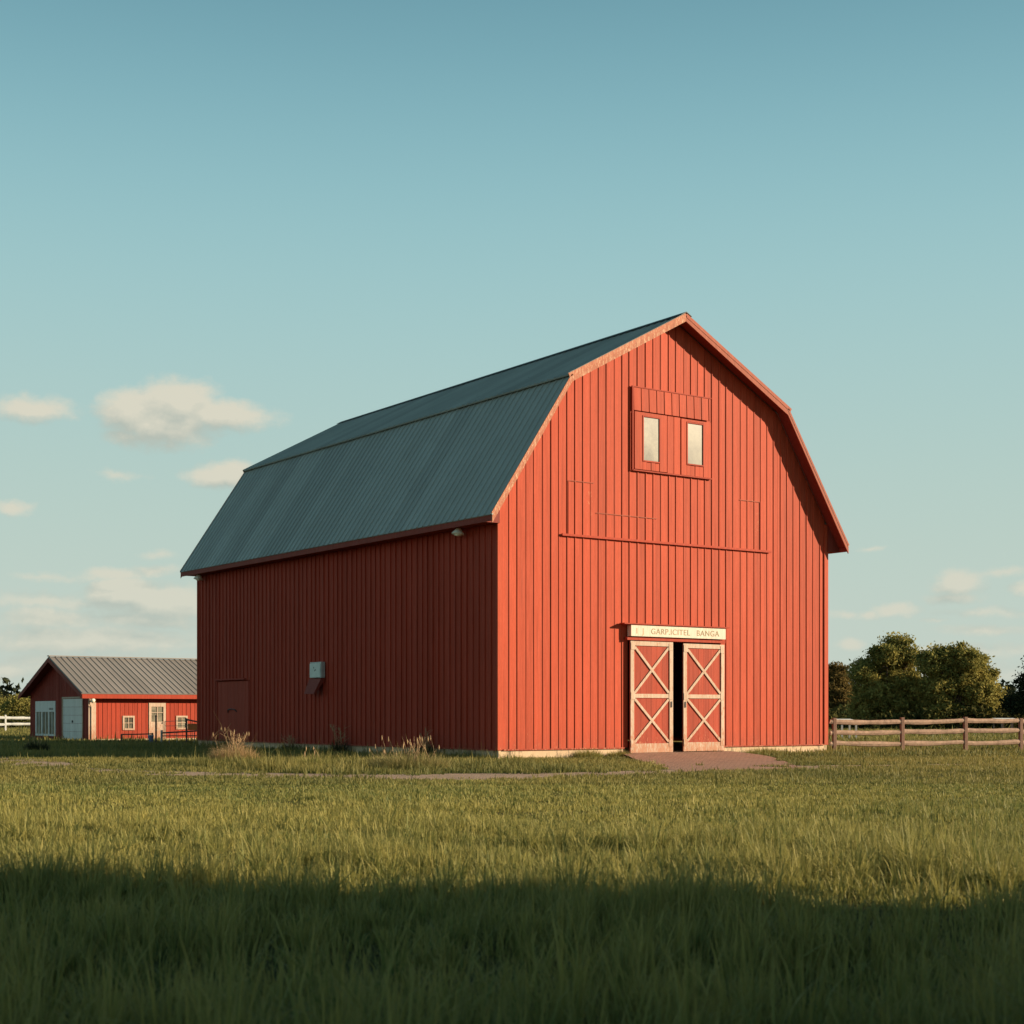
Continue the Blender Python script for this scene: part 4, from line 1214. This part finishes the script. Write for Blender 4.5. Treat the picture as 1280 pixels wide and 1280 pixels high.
tree('broadleaf_tree', 1252, 185, L(1252, [(1250, 880, 9), (1262, 876, 10), (1240, 886, 9), (1270, 884, 10)], 185),
     M['leaf_dark'], 'low dark tree showing between the big tree and the right edge', 9000, .2, seed=5)
tree('broadleaf_tree', 22, 190, L(22, [(22, 878, 9), (14, 884, 9), (32, 882, 9), (26, 889, 10), (38, 888, 9)], 190),
     M['leaf_olive'], 'taller of the far trees beyond the white fence, next to the outbuilding', 20000, .13, trunk_h=.8, seed=6)
tree('broadleaf_tree', -2, 200, L(-2, [(-2, 880, 8), (-12, 884, 9), (6, 884, 8), (-4, 889, 9)], 200),
     M['leaf_olive'], 'lower far tree beyond the white fence at the left edge', 18000, .13, trunk_h=.8, seed=7)
tree('broadleaf_tree', 640 + 10.5 / 10.9 * FPX, 10.9, [(0, 5.8, 1.35), (.9, 5.2, .95), (-.9, 5.6, .95), (.3, 6.9, .9), (-.4, 4.7, .9), (.2, 4.1, .7)],
     M['leaf_olive'], 'unseen young tree added right of the viewpoint to shape the foreground shadow', 26000, .08, trunk_h=3.4, tr=.13, seed=9)  # added out of view; its crown pushes out the left end of the shadow
# shrubs under the trees and a far belt of woodland
def belt(name, spots, leafmat, label, cat, n, kind='stuff', hmax=1.6, ls=.2):
    g = np.random.default_rng(77)
    P = []
    for (r0, d0_, r1, d1_, w_, hh) in spots:
        m = int(n / len(spots)); t = g.uniform(0, 1, m)
        r = r0 + (r1 - r0) * t; d = d0_ + (d1_ - d0_) * t + g.normal(0, w_, m)
        x, y = CAMX + r * R2[0] + d * F2[0], CAMY + r * R2[1] + d * F2[1]
        top = hh * (.45 + .8 * vnoise(x, y, 4.0) * vnoise(x + 7, y + 3, 11) * 1.8)
        z = top * g.uniform(0, 1, m) ** .8
        P.append(np.stack([x, y, z], 1))
    P = np.concatenate(P); n = len(P)
    A = g.normal(0, 1, (n, 3)); A /= np.linalg.norm(A, axis=1)[:, None]
    B = np.cross(A, g.normal(0, 1, (n, 3))); B /= np.linalg.norm(B, axis=1)[:, None]
    sz = ls * g.uniform(.6, 1.5, n)[:, None]
    V = np.stack([P - A * sz, P + B * sz * .6, P + A * sz, P - B * sz * .6], 1).reshape(-1, 3)
    b = (np.arange(n) * 4)[:, None]
    T = np.concatenate([b + np.array([[0, 1, 2]]), b + np.array([[0, 2, 3]])], 1).reshape(-1, 3)
    o = np_mesh(name, V, T, np.repeat(g.uniform(0, 1, n), 4), np.repeat(g.uniform(0, .6, n), 4), leafmat)
    return tag(o, label, cat, kind=kind)
belt('undergrowth', [(26, 150, 70, 142, 2.2, 1.3), (24, 160, 60, 166, 2.0, 1.6), (-62, 178, -40, 178, 2, 1.2)], M['leaf_under'], 'dark undergrowth below the trees behind the fences', 'undergrowth', 42000)
belt('distant_wood', [(-420, 330, -20, 420, 6, 9), (-20, 420, 420, 330, 6, 9)], M['leaf_dark'], 'thin dark line of woodland on the horizon', 'woodland', 60000, ls=.9)
